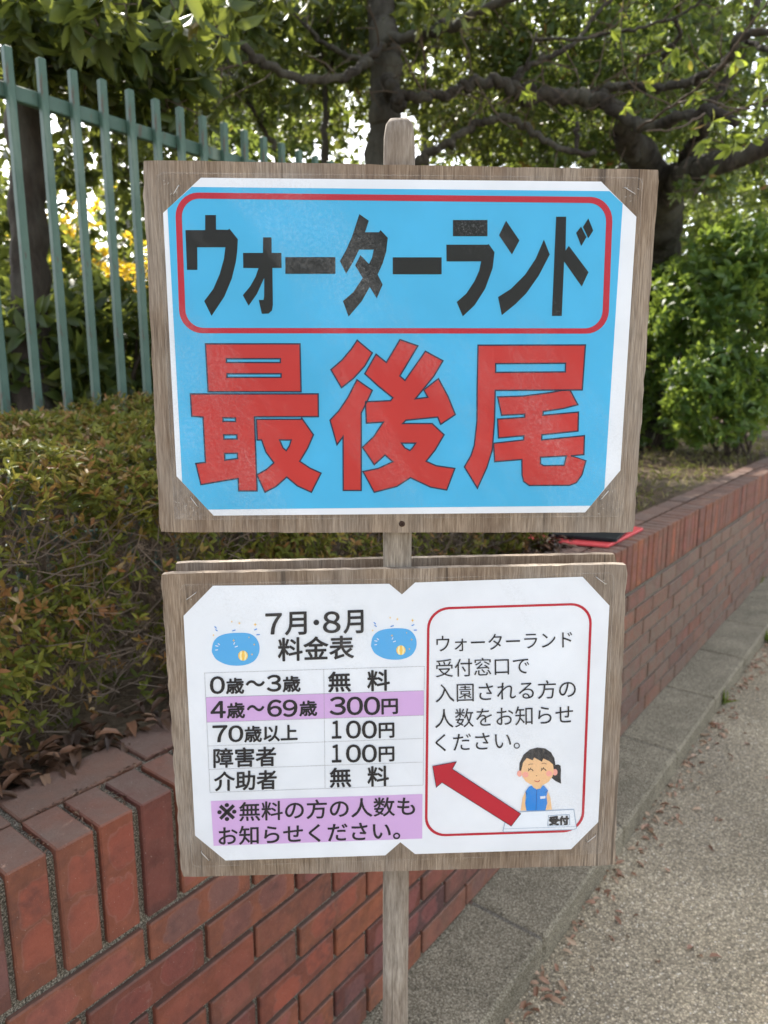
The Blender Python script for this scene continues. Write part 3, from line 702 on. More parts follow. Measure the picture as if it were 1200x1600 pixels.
draw('arm_drawing', M_SKIN, [[(405, 572), (375, 640), (355, 772), (412, 770), (400, 690), (412, 610)], [(637, 568), (665, 640), (680, 762), (616, 766), (630, 690), (625, 620)], [(470, 500), (585, 500), (560, 545), (525, 552), (490, 540)]], D0)
draw('face_drawing', M_SKIN, [[(358, 360), (380, 270), (418, 222), (478, 248), (495, 218), (575, 262), (590, 228), (650, 255), (690, 290), (699, 350), (688, 410), (645, 472), (590, 502), (525, 512), (455, 497), (405, 465), (372, 415)]], D0+.0003)
draw('cheek_drawing', M_PINK, [ell(405, 395, 32, 30)], D0+.0004); draw('cheek_drawing', M_PINK, [ell(650, 385, 32, 30)], D0+.0004)
draw('vest_drawing', M_BLUE, [[(470, 512), (440, 522), (405, 572), (410, 640), (402, 690), (415, 772), (612, 768), (632, 690), (622, 620), (640, 560), (600, 512), (585, 508), (560, 540), (520, 550), (490, 532)]], D0+.0003)
mb = MB()
for ln, wpx in (([(522, 552), (514, 768)], 1.0), ([(405, 575), (422, 600)], 1.6), ([(636, 562), (612, 582)], 1.6)): mb.add(*stroke(LO, U_(ln, LO, RZ6), wpx*PXU, D0+.0005))
fix_normals(mb.build('zip_drawing', M_NAVY, b_lo))
draw('badge_drawing', M_PAPER, [[(557, 622), (611, 616), (612, 642), (558, 648)]], D0+.0005)
mb = MB()
for ln, wpx in (([(433, 358), (445, 342), (460, 337), (473, 342), (484, 358)], 1.5), ([(441, 345), (434, 330)], 1.2), ([(455, 338), (456, 322)], 1.2), ([(566, 355), (578, 337), (594, 333), (608, 340), (619, 355)], 1.5), ([(575, 340), (570, 325)], 1.2), ([(592, 334), (592, 318)], 1.2)):
    mb.add(*stroke(LO, U_(ln, LO, RZ6), wpx*PXU, D0+.0006))
fix_normals(mb.build('eye_drawing', M_INK, b_lo))
mb = MB()
for ln, wpx in (([(433, 294), (455, 285), (484, 284)], .9), ([(573, 280), (598, 275), (624, 286)], .9), ([(516, 402), (523, 410)], 1.3)): mb.add(*stroke(LO, U_(ln, LO, RZ6), wpx*PXU, D0+.0006))
fix_normals(mb.build('brow_drawing', M_BROWN, b_lo))
mb = MB(); mb.add(*stroke(LO, U_([(498, 456), (512, 466), (527, 469), (541, 466), (554, 454)], LO, RZ6), 1.3*PXU, D0+.0006)); fix_normals(mb.build('mouth_drawing', M_RED, b_lo))
# two little paddling pools with beach balls (the animals in them are left out)
for (ox, oy, sc) in ((0, 0, 1), (852, -28, .955)):
    T5 = (lambda ox, oy, sc: (lambda z: RZ5((ox+73+(z[0]-73)*sc, oy+290+(z[1]-290)*sc))))(ox, oy, sc)
    draw('pool_drawing', M_POOL, [[(73, 290), (85, 243), (125, 212), (200, 200), (280, 206), (320, 245), (327, 300), (300, 350), (240, 374), (160, 372), (100, 345), (77, 312)]], .0008, T5, True)
    draw('ball_drawing', M_STAR, [ell(240, 322, 26, 27)], .0010, T5)
    draw('ball_stripe_drawing', M_PALE, [[(226, 299), (236, 296), (232, 322), (236, 348), (226, 345), (220, 322)], [(246, 296), (255, 300), (262, 322), (255, 344), (246, 348), (250, 322)]], .0012, T5)
    draw('star_drawing', M_STAR, [[(x-8*k, y), (x-2*k, y-2*k), (x, y-9*k), (x+2*k, y-2*k), (x+8*k, y), (x+2*k, y+2*k), (x, y+9*k), (x-2*k, y+2*k)] for x, y, k in ((180, 140, .8), (220, 148, 1), (305, 155, 1.2), (82, 212, .8), (190, 240, .9), (300, 262, .8), (288, 315, .8), (272, 224, .6))], .0012, T5)
    mb = MB()
    for a, b in (((92, 182), (104, 190)), ((182, 190), (200, 184)), ((300, 185), (315, 178)), ((312, 210), (330, 209)), ((88, 165), (99, 176))): mb.add(*stroke(LO, U_([a, b], LO, T5), 1.5*PXU, .0012))
    fix_normals(mb.build('splash_drawing', M_BLUE, b_lo))
    mb = MB()
    for a, b in (((92, 268), (108, 272)), ((106, 256), (116, 264)), ((190, 262), (196, 250)), ((196, 276), (212, 270)), ((92, 292), (106, 290))): mb.add(*stroke(LO, U_([a, b], LO, T5), 1.5*PXU, .0012))
    fix_normals(mb.build('spray_drawing', M_PAPER, b_lo))
COL.objects.unlink(_fo); bpy.data.objects.remove(_fo)

# laminate films: thin clear sheets, gently waved, welded past the paper
def film(B, quad, parent):
    q = [np.array(B.uv(*c)) for c in quad]; nu, nv = 44, 32; V = []
    ph = [random.uniform(0, 6) for _ in range(8)]
    for j in range(nv+1):
        for i in range(nu+1):
            a, b = i/nu, j/nv
            p = (q[0]*(1-a)+q[1]*a)*(1-b)+(q[3]*(1-a)+q[2]*a)*b
            e = min(a, 1-a, b, 1-b); k = min(1, e/.12)
            wv = .0006*k*(math.sin(5*a+3*b+ph[0])+math.sin(9*a-7*b+ph[1])*.5+math.sin(16*b+4*a+ph[2])*.3)
            V.append(B.w(*p, .0026+wv-(1-k)*.0004))
    n = nu+1
    Fc = [(j*n+i, (j+1)*n+i, (j+1)*n+i+1, j*n+i+1) for j in range(nv) for i in range(nu)]
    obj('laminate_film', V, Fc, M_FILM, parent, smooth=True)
    rq = rquad([tuple(p) for p in q], .006); m = MB(); m.add(*stroke(B, rq, .9*PXU, .0024, True)); fix_normals(m.build('film_edge', M_FEDGE, parent))
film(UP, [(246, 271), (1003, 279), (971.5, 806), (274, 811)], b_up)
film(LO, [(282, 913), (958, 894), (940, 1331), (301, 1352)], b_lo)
# staples and one screw
def staple(B, p, q, parent):
    a = np.array(B.uv(*p)); b = np.array(B.uv(*q)); m = MB()
    V, Fc = tube([B.w(*a, -.002), B.w(*a, .0031), B.w(*(a*.9+b*.1), .0036), B.w(*(a*.1+b*.9), .0036), B.w(*b, .0031), B.w(*b, -.002)], [.00032]*6, 6); m.add(V, Fc)
    m.build('staple', M_STEEL, parent, smooth=True)
for p, q in (((272, 306), (281, 291)), ((974, 294.5), (990.5, 305)), ((299, 776), (310, 791)), ((937, 780), (949, 766))): staple(UP, p, q, b_up)
for p, q in (((292, 936), (307, 925)), ((930, 900.5), (945.5, 912)), ((315.6, 1328.6), (328.6, 1342)), ((916, 1313), (929, 1302.6))): staple(LO, p, q, b_lo)
M_SCAR = flat('scuffed_film', (.42, .41, .38, 1), .5)
def scars(B, spots, parent):
    m = MB()
    for x, y in spots:
        for _ in range(3):
            a = random.uniform(0, 6.3); p = np.array(B.uv(x+random.gauss(0, 5), y+random.gauss(0, 4))); d = np.array([math.cos(a), math.sin(a)])*random.uniform(.3, 1.2)*.001
            m.add(*stroke(B, [p-d, p+d*.2+RNG.normal(0, .0003, 2), p+d], .00035, .0034))
    tag(fix_normals(m.build('film_scuff', M_SCAR, parent)), kind='stuff')
scars(UP, ((262, 288), (277, 300), (980, 297), (289, 786), (302, 796), (947, 775), (940, 790), (985, 312)), b_up)
scars(LO, ((300, 931), (937, 905)), b_lo)
m = MB(); c = UP.uv(628, 818.5)
V = [UP.w(c[0]+.0024*math.cos(k*math.pi/6)*r, c[1]+.0024*math.sin(k*math.pi/6)*r, d) for r, d in ((1.25, .0002), (1, .0009), (.55, .0011), (.35, .0002)) for k in range(12)]
Fc = [(i*12+k, i*12+(k+1) % 12, (i+1)*12+(k+1) % 12, (i+1)*12+k) for i in range(3) for k in range(12)]+[tuple(range(36, 48))]
m.add(V, Fc); m.build('screw', flat('rusty_screw', (.035, .018, .012, 1), .7), b_up)

# ------------------------------------------------------------------ things on the wall: a black tray on a red one
def slab(corners, z0, th, rad, mat, name, label, cat, lip=.004):
    C = [np.array(c[:2]) for c in corners]; base = rquad(C, rad, 6); cc = np.mean(base, axis=0); n = len(base); V = []
    lv = [(z0, .985), (z0+.0025, 1), (z0+th-.0025, 1), (z0+th, .988), (z0+th, .93), (z0+th-lip, .915)]
    for z, k in lv:
        for p in base: q = cc+(np.array(p)-cc)*k; V.append((q[0], q[1], z))
    Fc = [(i*n+k, i*n+(k+1) % n, (i+1)*n+(k+1) % n, (i+1)*n+k) for i in range(len(lv)-1) for k in range(n)]+[tuple((len(lv)-1)*n+k for k in range(n)), tuple(range(n))[::-1]]
    o = fix_normals(obj(name, V, Fc, mat, loc=(cc[0], cc[1], z0))); return tag(o, label, cat)
red = [on_z(806, 845, ZT), on_z(950, 857, ZT), on_z(1006, 829, ZT), on_z(930, 818, ZT)]
slab(red, ZT+.0015, .011, .012, flat('red_plastic', (.62, .07, .075, 1), .45, .4), 'red_folder', 'flat red folder under the black one on the brick coping', 'folder', .002)
blk = [on_z(850, 836, ZT+.02), on_z(963, 845, ZT+.02), on_z(988, 822, ZT+.02), on_z(920, 815, ZT+.02)]
slab(blk, ZT+.0128, .015, .012, flat('black_plastic', (.012, .013, .015, 1), .55, .15), 'black_folder', 'flat black folder lying on top of the red folder on the wall', 'folder', .003)

# ------------------------------------------------------------------ fence
QF = 2.25
def fence():
    s0 = float((on_q(10, 75, QF)-EYE)@W3); s1 = float((on_q(492, 237, QF)-EYE)@W3); st = (s1-s0)/13
    fz0, fz1 = ZT-.05, CZ+.945
    f = thing('metal_fence', wq(s0+2, QF, fz0), 'teal green steel picket fence behind the azalea hedge', 'fence')
    V, Fc, L = bevbox(wq(s0, QF, (fz0+fz1)/2), WAX, (.024, .024, fz1-fz0), .003)
    first = obj('picket', V, Fc, M_FENCE, f)
    for i in range(-16, 56):
        if i == 0: continue
        c = first.copy(); COL.objects.link(c); c.parent = f; c.location = Vector(W3*(st*i)+np.array([0, 0, random.uniform(-.002, .002)]))
    for z in (CZ+.832, ZT+.12):
        V, Fc, L = bevbox(wq(s0+st*20, QF+.026, z), WAX, (st*73, .024, .044), .003); obj('rail', V, Fc, M_FENCE, f)
    for s in (s0-1.45, s0+.45+2.05, s0+4.6):
        V, Fc, L = bevbox(wq(s, QF+.06, (fz0+fz1)/2-.06), WAX, (.04, .04, fz1-fz0-.1), .004); obj('post', V, Fc, M_FENCE, f)
fence()

# ------------------------------------------------------------------ azalea hedge
M_PALET = flat('pale_twig', (.30, .24, .19, 1), .8)
def hedge():
    S0, S1 = -1.3, 2.62; QA, QB = QIN+.06, QF-.12; base = ZT-.03
    def top(s, q):
        k = (q-QA)/(QB-QA)
        h = CZ-.115+.05*k+.018*math.sin(s*4.2+1)+.014*math.sin(s*9+q*7)
        end = max(0, (s-(S1-.35))/.35); sh = max(0, 1-(q-QA)/.14)
        return h-.10*sh*sh-.22*end*end
    hg = thing('azalea_hedge', wq(1, 1.7, base), 'clipped azalea hedge of small yellow green and bronze leaves behind the brick wall', 'hedge')
    P, A = [], []
    def put(p, a): P.append(p); A.append(a)
    for _ in range(13000):                     # top, front and end skins, several leaves deep
        s = random.uniform(S0, S1); q = random.uniform(QA, QB); dp = abs(random.gauss(0, .035))
        put(wq(s, q, top(s, q)-dp), W3*random.gauss(0, .5)-N3*random.gauss(0, .5)+np.array([0, 0, 1.]))
    for _ in range(13500):
        s = random.uniform(S0, S1); z = base+random.uniform(.01, 1)**.8*(top(s, QA+.05)-base); dp = abs(random.gauss(0, .06))
        if math.sin(s*5.3+z*4)+math.sin(s*11.7-z*13)+math.sin(z*19+s*3) > .3 and random.random() < .78: continue   # thin bare pockets
        bulge = .05*math.sin((z-base)/.5*3)+.03*math.sin(s*6+z*5)+.02*math.sin(s*15+1)
        put(wq(s, QA+.05-bulge+dp, z), W3*random.gauss(0, .5)+N3*random.uniform(.3, 1.2)+np.array([0, 0, random.uniform(.1, 1.1)]))
    for _ in range(2600):
        q = random.uniform(QA, QB); z = base+random.uniform(.02, 1)*(top(S1-.1, q)-base); put(wq(S1-.12-abs(random.gauss(0, .05))+.05*math.sin(q*9), q, z), W3*random.uniform(.4, 1)+np.array([0, 0, random.uniform(0, 1)]))
    for _ in range(2400):                     # leaves and dead tips deep inside
        s = random.uniform(S0, S1-.15); q = random.uniform(QA+.26, QB); z = base+random.uniform(.05, .95)*(top(s, q)-base)
        put(wq(s, q, z), RNG.normal(0, .6, 3)+np.array([0, 0, .5]))
    P = np.array(P); A = np.array(A)
    C, D, U, L = rosettes(P, A, 6, .0235, (35, 82), .3, .012)
    k = len(P); zr = np.clip(RNG.normal(.42, .22, k), 0, .84); brown = RNG.random(k) < np.where(P[:, 2] > CZ-.2, .24, .17); zr[brown] = RNG.uniform(.70, 1, brown.sum())
    r = np.concatenate([np.clip(zr+RNG.normal(0, .07, k), 0, 1) for _ in range(6)])
    keep = RNG.random(len(C)) < .86
    V, Fc, rr = leaf_mesh(C[keep], D[keep], U[keep], L[keep], .8, r[keep])
    obj('foliage', V, Fc, M_AZA, hg, attrs={'rnd': rr})
    m = MB()
    for _ in range(6500):                     # wiry twigs rising from stems
        s = random.uniform(S0, S1-.1); q = QA+abs(random.gauss(.06, .12)); q = min(q, QB); z0 = base+random.uniform(.0, .8)*(top(s, q)-base)
        p0 = wq(s, q+.05, z0); d = W3*random.gauss(0, .6)+N3*random.gauss(.3, .4)+np.array([0, 0, random.uniform(.1, 1)]); d /= np.linalg.norm(d)
        ln = random.uniform(.06, .16); r0 = random.uniform(.0008, .0021)
        V, Fc = tube([p0, p0+d*ln*.5+RNG.normal(0, .01, 3), p0+d*ln+RNG.normal(0, .015, 3)], [r0, r0*.8, r0*.5], 3, cap=False); m.add(V, Fc)
    for _ in range(160):                      # stems
        s = random.uniform(S0, S1-.1); q = random.uniform(QA+.30, QB-.1); p0 = wq(s, q, base); t = wq(s+random.gauss(0, .12), q+random.gauss(0, .1), top(s, q)-.08)
        V, Fc = tube([p0, (p0+t)/2+RNG.normal(0, .03, 3), t], [.007, .005, .003], 5, cap=False); m.add(V, Fc)
    tag(m.build('twigs', flat('azalea_twig', (.15, .118, .092, 1), .9, .15), hg), kind='stuff')
    # pale snapped twig ends
    for (x, y) in ((40, 915), (203, 788)):
        p = on_q(x, y, QA+.035); m = MB()
        for k in range(3):
            d = W3*random.uniform(-1, 1)+N3*.2+np.array([0, 0, random.uniform(-.5, .8)]); V, Fc = tube([p, p+d*.012, p+d*.022+RNG.normal(0, .003, 3)], [.0016, .0013, .0008], 5); m.add(V, Fc)
        m.build('snapped_twig', M_PALET, hg)
hedge()

# ------------------------------------------------------------------ trees
def limbs(mb, specs, jit=.11):
    for spec in specs:
        P = [pt(x, y, d) for x, y, d, r in spec]; R = [r*d/F for x, y, d, r in spec]      # r in photo pixels at its distance
        big = R[0] > .1; k = 1.0 if big else .7
        Q, RR = catmull(P, R, 7); Q = Q+RNG.normal(0, .07 if big else .30, Q.shape)*RR[:, None]
        Q, RR = catmull(Q, RR*(1+RNG.normal(0, .035 if big else .10, len(RR)))*k, 3)
        V, Fc = tube(Q, RR, 12, jit*.6); mb.add(V, Fc)
def side_twigs(mb, specs, per_m=7):
    for spec in specs:
        P = [pt(x, y, d) for x, y, d, r in spec]; R = [r*d/F for x, y, d, r in spec]
        Q, RR = catmull(P, R, 6); L = np.linalg.norm(np.diff(Q, axis=0), axis=1).sum()
        for _ in range(int(L*per_m)):
            i = random.randrange(1, len(Q)-1); t = unit(Q[i+1]-Q[i-1]); d = unit(t*random.uniform(.2, 1)+RNG.normal(0, .6, 3)+np.array([0, 0, .15]))
            ln = random.uniform(.12, .5); n = 5; W = [Q[i]]
            for k in range(n): d = unit(d+RNG.normal(0, .22, 3)); W.append(W[-1]+d*ln/n)
            r0 = min(RR[i]*.35, random.uniform(.003, .008)); V, Fc = tube(W, np.linspace(r0, r0*.3, n+1), 5, cap=False); mb.add(V, Fc)
            for j in (2, 3):
                d2 = unit(d+RNG.normal(0, .7, 3)); V, Fc = tube([W[j], W[j]+d2*ln*.2, W[j]+d2*ln*.4+RNG.normal(0, .01, 3)], [r0*.6, r0*.45, r0*.25], 4, cap=False); mb.add(V, Fc)
def blob_leaves(blobs, size, per=6, wid=.9, keep=.72, droop=.25, stem=.03, tone=.5):
    """blobs: (centre, radii, number of twig ends)"""
    Cs = []; tw = []
    for b in blobs:
        c, r, n = b[:3]; sz = b[3] if len(b) > 3 else size
        P, d = ellipsoid_pts(c, r, n); k = clumpy(P, keep); P, d = P[k], d[k]
        A = d*.6+RNG.normal(0, .55, P.shape)+np.array([0, 0, .25-droop]); tw.append((P, unit(A)))
        C, D, U, L = rosettes(P, A, per, sz, (30, 88), .35, stem); D = D+np.array([0, 0, -droop])
        base = np.clip(RNG.normal(tone, .2, len(P)), 0, 1); rr = np.clip(np.tile(base, per)+RNG.normal(0, .12, len(C)), 0, 1)
        Cs.append((C, D, U, L, rr))
    C, D, U, L, r = (np.concatenate([c[i] for c in Cs]) for i in range(5))
    return leaf_mesh(C, D, U, L, wid, r), tw
def tree(name, label, cat, base, limb_specs, blobs, leafmat, barkmat, size=.085, group=None, per=6, keep=.72, wid=.9, tone=.5, twigs=True, droop=.25, crown='crown', trunk='trunk', extra=None):
    t = thing(name, base, label, cat, group)
    if limb_specs:
        m = MB(); limbs(m, limb_specs[:1]); m.build(trunk, barkmat, t, smooth=True)
        if len(limb_specs) > 1:
            for sp_ in limb_specs[1:]: m = MB(); limbs(m, [sp_]); m.build('limb', barkmat, t, smooth=True)
    (V, Fc, r), tw = blob_leaves(blobs, size, per, wid, keep, droop, tone=tone)
    obj(crown, V, Fc, leafmat, t, attrs={'rnd': r})
    if twigs:
        m = MB()
        if len(limb_specs or ()) > 1: side_twigs(m, limb_specs[1:])
        for (P, A) in tw:
            for p, a in zip(P[::2], A[::2]):
                ln = random.uniform(.08, .22); q = p-a*ln+RNG.normal(0, .02, 3)
                V, Fc = tube([q, (p+q)/2+RNG.normal(0, .01, 3), p], [.003, .0024, .0014], 3, cap=False); m.add(V, Fc)
        tag(m.build('twigs', M_TWIG, t), kind='stuff')
    if extra: extra(t)
    return t
def B3(x, y, d, rx, ry, rz, n, *sz): return (pt(x, y, d), (rx, ry, rz), n, *sz)
G0 = ZT-.03
# left tree: dark trunk behind the fence, big leaves hanging over the top left
def ground_at(x, d): 
    p = pt(x, 600, d); return p[:2]
bx = ground_at(52, 3.1)
tree('broadleaf_tree', 'dark trunked tree behind the fence at the left with big leaves overhead', 'tree', (bx[0], bx[1], G0),
     [[(56, 1000, 3.1, 36), (52, 640, 3.1, 30), (46, 400, 3.1, 27), (42, 150, 3.1, 29), (30, 40, 3.15, 32), (10, -160, 3.3, 34)],
      [(42, 60, 3.1, 20), (100, -30, 3.0, 14), (190, -140, 2.9, 10)], [(40, 90, 3.1, 10), (90, 40, 3.0, 8), (160, 20, 2.9, 5), (260, -20, 2.7, 4)], [(38, 50, 3.1, 12), (-20, 10, 3.0, 9), (-120, -60, 2.9, 7)]],
     [B3(165, 60, 2.9, .40, .4, .26, 300, .115), B3(60, 20, 2.8, .5, .4, .26, 260), B3(150, 180, 3.7, .6, .5, .36, 330), B3(330, 90, 4.6, .75, .5, .42, 420, .11), B3(470, 50, 5.0, .7, .5, .40, 300, .11), B3(260, 150, 3.0, .22, .2, .14, 46, .125), B3(240, 20, 2.4, .30, .2, .10, 36, .12), B3(100, 320, 4.2, .7, .5, .35, 200),
      B3(100, -220, 3.2, 1.5, 1.5, .5, 420, .11), B3(500, -420, 2.8, 1.5, 1.4, .4, 330, .12)],  # unseen overhead blobs, added to these crowns to block the sun
     M_TREE, M_DARKBARK, .095, tone=.38, droop=.45)
# slim tree between
b2 = ground_at(508, 5.4)
tree('slim_tree', 'slim dark trunk rising behind the sign between the fence and the thick trunk', 'tree', (b2[0], b2[1], G0),
     [[(512, 760, 5.4, 10), (510, 400, 5.4, 9), (507, 240, 5.4, 8), (508, 140, 5.4, 7), (500, 60, 5.4, 6), (490, -60, 5.5, 5)], [(430, 235, 5.0, 6), (400, 180, 5.0, 5.5), (360, 120, 5.1, 4), (330, 60, 5.2, 3)], [(508, 120, 5.4, 4), (540, 60, 5.4, 3), (560, 0, 5.4, 2)]],
     [B3(470, 110, 5.8, .75, .6, .5, 420), B3(390, 80, 5.6, .8, .6, .45, 420), B3(560, 30, 5.6, .6, .6, .5, 380), B3(330, 190, 6.2, .7, .6, .35, 220), B3(480, -160, 5.6, 1.4, 1.2, .7, 420, .11)], M_TREE2, M_DARKBARK, .085, tone=.55, keep=.66)
# middle tree with the long limbs
b3 = ground_at(600, 4.9)
tree('old_tree', 'tree whose thick grey trunk stands behind the stake top, limbs curving both ways', 'tree', (b3[0], b3[1], G0),
     [[(592, 820, 4.9, 34), (596, 500, 4.9, 30), (598, 260, 4.9, 27), (602, 150, 4.9, 25), (600, 60, 4.9, 23), (592, -10, 4.95, 20), (580, -160, 5, 16)],
      [(598, 70, 4.8, 9), (572, 100, 4.5, 9), (530, 121, 4.2, 9.5), (470, 122, 3.9, 9), (420, 104, 3.7, 9), (365, 65, 3.5, 8), (315, 30, 3.4, 7), (290, -10, 3.3, 7), (270, -80, 3.2, 6)],
      [(600, 60, 4.8, 10), (650, 54, 4.6, 10), (700, 40, 4.5, 10), (750, 18, 4.4, 9), (810, -10, 4.3, 8), (900, -60, 4.2, 7)],
      [(640, 262, 4.7, 9), (670, 240, 4.6, 9), (715, 215, 4.5, 8.5), (745, 195, 4.5, 8), (790, 184, 4.4, 8), (835, 207, 4.4, 7), (880, 235, 4.4, 7), (930, 240, 4.4, 6)],
      [(900, 237, 4.4, 5), (903, 205, 4.4, 5), (902, 190, 4.4, 4)], [(500, 65, 4.8, 5), (545, 90, 4.8, 6), (580, 92, 4.8, 8)], [(500, 65, 4.8, 5), (460, 25, 4.7, 3.5), (410, -10, 4.6, 2.5)], [(600, 120, 4.75, 14), (618, 150, 4.65, 14), (628, 172, 4.6, 10)],
      [(365, 65, 3.5, 4), (362, 48, 3.48, 3)], [(345, 65, 3.5, 2.5), (310, 70, 3.45, 2.2), (270, 62, 3.4, 2), (225, 45, 3.35, 1.6), (205, 10, 3.3, 1.4)], [(270, 62, 3.4, 1.8), (240, 30, 3.4, 1.5), (235, -10, 3.4, 1.2)]],
     [B3(690, 90, 5.7, .75, .45, .40, 380), B3(760, 30, 5.6, .75, .5, .38, 420), B3(640, 0, 5.7, .9, .6, .38, 440), B3(690, 10, 4.0, .25, .2, .10, 26, .09), B3(560, 60, 5.6, .5, .4, .35, 160), B3(610, 190, 6.5, .9, .5, .4, 330), B3(680, 110, 6.3, .8, .5, .5, 460), B3(760, 210, 6.6, .7, .5, .3, 260), B3(700, -300, 4.2, 1.8, 1.8, .6, 480, .12), B3(760, 185, 5.6, .5, .4, .25, 120)],  # the widest blob is out of view, added to keep sun off the path
     M_TREE, M_BARK, .08, tone=.5, keep=.66)
# right tree: gnarled horizontal limb
b4 = ground_at(1005, 7.4)
def right_extra(t):
    # young pale leaves on thin twigs hanging in front
    tw = [[(995, 202, 4.2, 3), (1050, 165, 3.9, 3), (1115, 115, 3.6, 2.5), (1160, 55, 3.4, 2), (1210, -10, 3.2, 2)], [(1060, 160, 3.85, 2), (1100, 155, 3.6, 2), (1150, 170, 3.4, 2), (1210, 165, 3.2, 2)],
          [(1100, 178, 3.7, 2.2), (1060, 200, 3.6, 2), (1010, 205, 3.6, 1.6)], [(1215, 150, 3.2, 4), (1170, 165, 3.4, 3), (1130, 182, 3.5, 3)], [(1115, 115, 3.6, 1.5), (1090, 90, 3.5, 1.3), (1075, 55, 3.4, 1)], [(1050, 165, 3.9, 1.5), (985, 130, 3.8, 1.5), (970, 60, 3.7, 1.3), (975, -10, 3.7, 1)]]
    for sp_ in tw: m = MB(); limbs(m, [sp_], .03); m.build('young_twig', M_TWIG, t, smooth=True)
    P = []; A = []
    for (x, y, d) in ((1050, 80, 3.5), (1075, 95, 3.5), (1100, 75, 3.45), (1150, 95, 3.3), (1085, 150, 3.6), (1030, 115, 3.7), (1120, 190, 3.45), (1150, 215, 3.35), (1180, 225, 3.3), (1100, 225, 3.5), (1165, 190, 3.35), (1190, 150, 3.2), (1140, 235, 3.4), (1080, 205, 3.6), (1195, 200, 3.2), (1010, 130, 3.75), (830, 150, 4.1), (820, 145, 4.2), (1020, 60, 3.6), (965, 50, 3.7), (985, 170, 3.9), (1195, 95, 3.2), (1180, 120, 3.3)):
        P.append(pt(x, y, d)); A.append((random.gauss(0, .6), random.gauss(-.2, .4), random.uniform(-.9, .3)))
    C, D, U, L = rosettes(np.array(P), np.array(A), 5, .075, (20, 75), .4, .04)
    V, Fc, r = leaf_mesh(C, D, U, L, .9, np.clip(RNG.normal(.45, .25, len(C)), 0, 1)); obj('young_leaves', V, Fc, M_YOUNG, t, attrs={'rnd': r})
tree('gnarled_tree', 'old tree at the right with gnarled limb reaching left and pale young leaves', 'tree', (b4[0], b4[1], G0),
     [[(1005, 800, 7.4, 44), (1012, 560, 7.3, 40), (1022, 420, 7.0, 36), (1035, 330, 6.5, 30), (1020, 275, 6.0, 25), (985, 225, 5.5, 21), (975, 205, 5.2, 16)],
      [(990, 235, 5.5, 18), (960, 170, 5.0, 13), (905, 147, 4.8, 15), (850, 152, 4.7, 14), (805, 140, 4.6, 12), (770, 126, 4.5, 10.5), (735, 132, 4.5, 10), (690, 146, 4.5, 10), (640, 152, 4.45, 10), (618, 158, 4.4, 8)],
      [(900, 146, 4.8, 14), (945, 160, 4.7, 14), (990, 190, 4.6, 12), (1040, 192, 4.4, 11), (1090, 175, 4.2, 10), (1150, 186, 4.0, 10)],
      [(940, 150, 4.8, 12), (965, 135, 4.7, 9), (1010, 137, 4.5, 9), (1060, 133, 4.3, 9), (1100, 118, 4.1, 8), (1140, 90, 3.9, 8), (1160, 56, 3.8, 8), (1215, 48, 3.7, 8)],
      [(1030, 320, 6.3, 24), (1065, 280, 5.8, 21), (1110, 258, 5.0, 18), (1160, 245, 4.8, 15), (1230, 215, 4.6, 13)], [(1010, 300, 6.1, 16), (1075, 240, 5.6, 12), (1100, 190, 5.2, 12), (1150, 100, 5.1, 9), (1190, -20, 5.1, 7)],
      [(800, 138, 4.6, 6), (818, 110, 4.6, 6), (860, 88, 4.6, 5.5), (900, 66, 4.6, 5), (925, 28, 4.6, 4), (958, -6, 4.6, 4)], [(806, 140, 4.6, 3.5), (825, 95, 4.5, 3), (838, 50, 4.5, 2.5)],
      [(836, 62, 4.4, 3), (910, 60, 4.3, 3.2), (980, 48, 4.1, 3.2), (1035, 34, 4.0, 3.5), (1070, 20, 3.9, 3), (1105, -8, 3.8, 3)], [(1050, 30, 4.0, 5), (1062, 55, 4.1, 5), (1045, 75, 4.2, 5), (1035, 95, 4.4, 5)], [(1160, 60, 3.9, 5), (1185, 75, 3.8, 5), (1215, 80, 3.7, 5)]],
     [B3(1000, 40, 5.6, .9, .6, .5, 700), B3(900, 70, 5.6, .7, .6, .45, 560), B3(1130, 60, 5.4, .7, .6, .5, 620), B3(860, 190, 6.2, .7, .5, .35, 420), B3(980, 210, 6.4, .6, .4, .35, 380), B3(1150, 190, 6.2, .7, .5, .45, 480), B3(1180, 290, 6.4, .6, .4, .3, 240), B3(1040, 150, 4.9, .4, .3, .2, 90), B3(1060, 60, 6.6, 1.0, .6, .6, 520), B3(900, 120, 6.8, .9, .6, .5, 420), B3(1090, 300, 5.0, .25, .2, .12, 40),
      B3(1150, -350, 4.8, 2.0, 2.0, .6, 420, .12), B3(820, -20, 5.2, .8, .6, .3, 220)],  # first blob hangs out of view, added as overhead shade
     M_TREE2, M_BARK, .085, tone=.5, keep=.7, extra=right_extra)

# shade trees whose crowns close the sky above the path (above and beside the frame)
def wide_tree(name, label, x, y, h, blobs, mat):
    t = thing(name, (x, y, 0), label, 'tree')
    Q, RR = catmull([(x, y, -.05), (x+.1, y+.1, h*.4), (x-.1, y, h*.75), (x, y-.2, h)], [.2, .17, .13, .08], 6)
    V, Fc = tube(Q, RR, 10, .05); m = MB(); m.add(V, Fc); m.build('trunk', M_BARK, t, smooth=True)
    (V, Fc, r), tw = blob_leaves(blobs, .15, 6, .9, .75); obj('crown', V, Fc, mat, t, attrs={'rnd': r})

